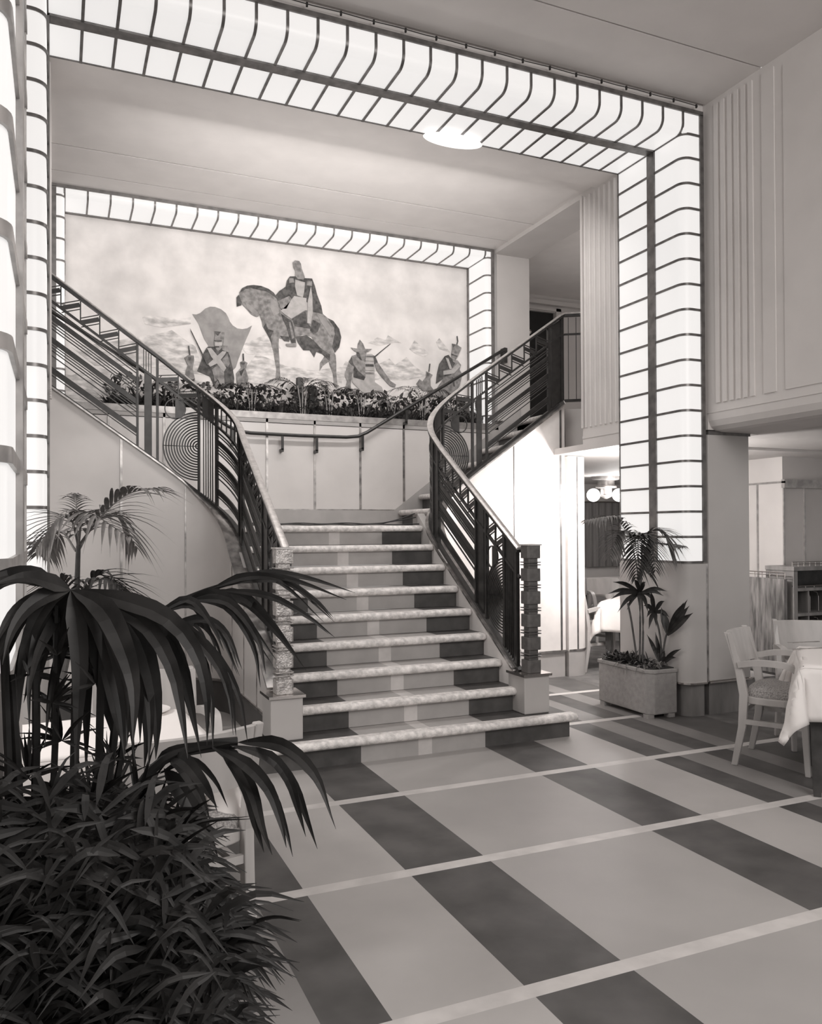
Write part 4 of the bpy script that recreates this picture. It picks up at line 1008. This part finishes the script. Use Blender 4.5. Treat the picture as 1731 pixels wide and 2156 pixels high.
def table(x, y, sx, sy_, rz, label, clabel, over=.28, legm='wood_dark', zt=.735):
    t = empty('dining_table', (x, y, 0)); tag(t, label, 'table', 'dining tables')
    def L(mb, nm, m): return mb.build(nm, m, None)
    def loc(mb, nm, m):
        o = mb.build(nm, m, None); o.parent = t; return o
    loc(bx(-sx/2, sx/2, -sy_/2, sy_/2, zt-.025, zt), 'table_top', 'wood_mid')
    loc(bx(-sx/2+.05, sx/2-.05, -sy_/2+.05, sy_/2-.05, zt-.12, zt-.025), 'apron', 'wood_mid')
    for a_ in (-1, 1):
        for b_ in (-1, 1):
            mb = MB(); cx, cy = a_*(sx/2-.07), b_*(sy_/2-.07)
            mb.loft([[(cx-q, cy-q, z), (cx+q, cy-q, z), (cx+q, cy+q, z), (cx-q, cy+q, z)] for q, z in ((.02, 0), (.03, .3), (.033, zt-.025))])
            loc(mb, 'leg', legm)
    t.rotation_euler = (0, 0, rz)
    N = 44; LX, LY = sx+2*over, sy_+2*over; mb = MB(); idx = {}
    for i in range(N+1):
        for j in range(N+1):
            u = -LX/2+LX*i/N; v = -LY/2+LY*j/N
            cu = max(-sx/2, min(sx/2, u)); cv = max(-sy_/2, min(sy_/2, v)); ou, ov = u-cu, v-cv; d_ = math.hypot(ou, ov)
            if d_ > 0:
                per = (u*9 if abs(ov) > abs(ou) else v*9)
                o_ = .012+.05*min(1, d_/.25)*(.5+.5*math.sin(per*1.7+.6))
                cu += ou/d_*o_; cv += ov/d_*o_
                if abs(ou) > 0 and abs(ov) > 0:
                    q_ = .30*d_*2*abs(ou*ov)/(d_*d_); cu += ou/d_*q_+math.copysign(.10, ou)*d_*(abs(ou)-abs(ov))/d_; cv += ov/d_*q_+math.copysign(.10, ov)*d_*(abs(ov)-abs(ou))/d_
            z = zt+.004-max(0, d_-.005)
            idx[(i, j)] = len(mb.v); mb.v.append((cu, cv, z))
    for i in range(N):
        for j in range(N): mb.f.append((idx[i, j], idx[i+1, j], idx[i+1, j+1], idx[i, j+1])); mb.m.append(0)
    c = mb.build('tablecloth', 'cloth', None, smooth=True)
    so = c.modifiers.new('thick', 'SOLIDIFY'); so.thickness = .003; so.offset = 1
    c.location = (x, y, 0); c.rotation_euler = (0, 0, rz); tag(c, clabel, 'tablecloth', 'white tablecloths'); return t
table(4.36, 3.28, .80, .78, math.radians(43), 'square dining table at the right edge under a white cloth', 'white cloth with hanging corner on the table at the right edge', .31)
table(.14, 3.30, .70, .56, math.radians(4), 'dining table on the left behind the palm leaves', 'brightly lit white cloth on the left table behind the palm leaves', .26)
table(5.82, 7.05, .80, .80, math.radians(40), 'dining table left of the lit pillar, behind the stone trough', 'white cloth draped on the table behind the stone trough', .32)
table(7.95, 10.3, .9, .8, 0, 'far dining table below the dark curtain', 'white cloth on the far table below the dark curtain', .25)
# table things on the right table
def at_table(px, py, z): 
    d_ = pray(px, py); return CAMP+d_*((z-1.5)/d_.z)
p = at_table(1700, 1352, .743)
mb = MB(); mb.tube([(p.x-.11, p.y+.02, .744), (p.x, p.y, .745), (p.x+.09, p.y-.02, .745)], [.0035, .003, .0045], 6)
for k in range(3): mb.tube([(p.x-.11, p.y+.02, .745), (p.x-.14, p.y+.03+.006*(k-1), .746)], .0015, 4)
tag(mb.build('fork', 'rail', None), 'shiny fork lying on the right white tablecloth, farther one', 'cutlery')
p = at_table(1705, 1366, .743)
mb = MB(); mb.tube([(p.x-.12, p.y+.02, .744), (p.x, p.y, .745), (p.x+.1, p.y-.02, .745)], [.0065, .004, .005], 6)
tag(mb.build('knife', 'rail', None), 'shiny knife lying on the right white tablecloth, nearer the edge', 'cutlery')
p = at_table(300, 1500, .743)
tag(MB().lathe(p.x, p.y, [(.0, .742), (.05, .743), (.11, .752), (.113, .755), (.10, .752), (0, .747)], 28).build('plate', 'china', None, smooth=True), 'white plate on the left table, half hidden by palm leaves', 'plate')
# ---- dining room furniture
sc = empty('waiter_screen', (6.62, 6.15, 0), 'low grained wood screen with chrome gallery rail behind the armchair', 'screen')
bx(6.60, 6.64, 5.93, 6.40, .05, 1.0).build('panel', 'wood_grain', sc)
bx(6.605, 6.635, 5.95, 6.38, 0, .05).build('base', 'wood_dark', sc)
mb = MB(); mb.tube([(6.61, 5.93, 1.06), (6.61, 6.40, 1.06)], .006, 6); mb.tube([(6.61, 5.93, 1.035), (6.61, 6.40, 1.035)], .004, 6)
for k in range(6): mb.tube([(6.61, 5.93+.094*k, .998), (6.61, 5.93+.094*k, 1.06)], .005, 6)
mb.build('gallery_rail', 'chrome', sc)
cbx = empty('shelf_cabinet', (7.3, 6.05, 0), 'dark open shelf cabinet with pigeonholes and chrome rails, right edge of the dining room', 'cabinet')
mb = MB(); X0_, X1_, Y0_, Y1_ = 6.70, 8.3, 5.90, 6.25
mb.box(X0_, X0_+.05, Y0_, Y1_, .05, 1.08); mb.box(X1_-.05, X1_, Y0_, Y1_, .05, 1.08); mb.box(X0_-.01, X1_+.01, Y0_-.01, Y1_, 1.08, 1.12); mb.box(X0_+.05, X1_-.05, Y0_-.02, Y1_, .34, .385)
mb.build('frame', 'wood_mid', cbx)
bx(X0_+.02, X1_-.02, Y1_-.02, Y1_-.005, .05, 1.06).build('back_panel', 'wood_dark', cbx)
for z in (.64, .89): bx(X0_+.05, X1_-.05, Y0_+.0, Y1_-.02, z-.015, z+.015).build('shelf', 'wood_mid', cbx)
for x in (6.90, 7.25, 7.6, 7.95): bx(x, x+.02, Y0_+.01, Y1_-.02, .385, .875).build('divider', 'wood_mid', cbx)
for z in (.40, .66):
    for x in (7.0, 7.12, 7.35, 7.47):
        MB().tube([(x-.06, Y0_+.08, z+.20), (x-.01, Y0_+.08, z+.19), (x+.01, Y0_+.08, z+.15), (x+.01, Y0_+.08, z)], .004, 6).build('divider_hoop', 'chrome', cbx)
mb = MB()
for z in (1.145, 1.165, .925): mb.tube([(X0_, Y0_+.02, z), (X1_, Y0_+.02, z)], .005, 6)
for k in range(20): mb.tube([(X0_+.08*k, Y0_+.02, 1.12), (X0_+.08*k, Y0_+.02, 1.165)], .004, 6)
for k in range(8): mb.tube([(X0_+.06+.12*k, Y0_+.02, .905), (X0_+.06+.12*k, Y0_+.02, .925)], .003, 6)
mb.build('gallery_rail', 'chrome', cbx)
# curtained window and ceiling lamp in the far dining room
cw = empty('curtain', (8.1, 11.24, .9), 'dark curtain on the far dining room wall seen between stair wall and pillar', 'curtain')
rings = []
for i in range(81):
    x = 7.2+1.9*i/80; y = 11.22+.02*math.sin(i*1.1); rings.append([(x, y, .88), (x, y+.02, .88), (x, y+.02, 1.95), (x, y, 1.95)])
MB().loft(rings).build('folds', 'curtain', cw)
MB().tube([(7.15, 11.2, 1.96), (9.15, 11.2, 1.96)], .015, 6).build('rod', 'chrome', cw)
ll = empty('ceiling_lamp', (7.22, 9.6, 2.26), 'stepped ceiling lamp with two glowing globes in the far dining room', 'lamp')
MB().lathe(7.22, 9.6, [(.22, 2.26), (.20, 2.22), (.12, 2.20), (.12, 2.13), (.15, 2.12), (.15, 2.10), (.08, 2.09), (.08, 2.0), (.11, 1.99), (.02, 1.94)], 24).build('stepped_body', 'rib_light', ll, smooth=True)
for sx in (-1, 1):
    c = (7.22+sx*.17, 9.6-sx*.07); MB().lathe(c[0], c[1], [(.001, 1.90)]+[(.095*math.sin(PI*k/10), 1.995-.095*math.cos(PI*k/10)) for k in range(1, 10)]+[(.001, 2.09)], 20).build('globe', 'globe', ll, smooth=True)
point('far_lamp_light', (7.22, 9.35, 1.9), 30, .1)
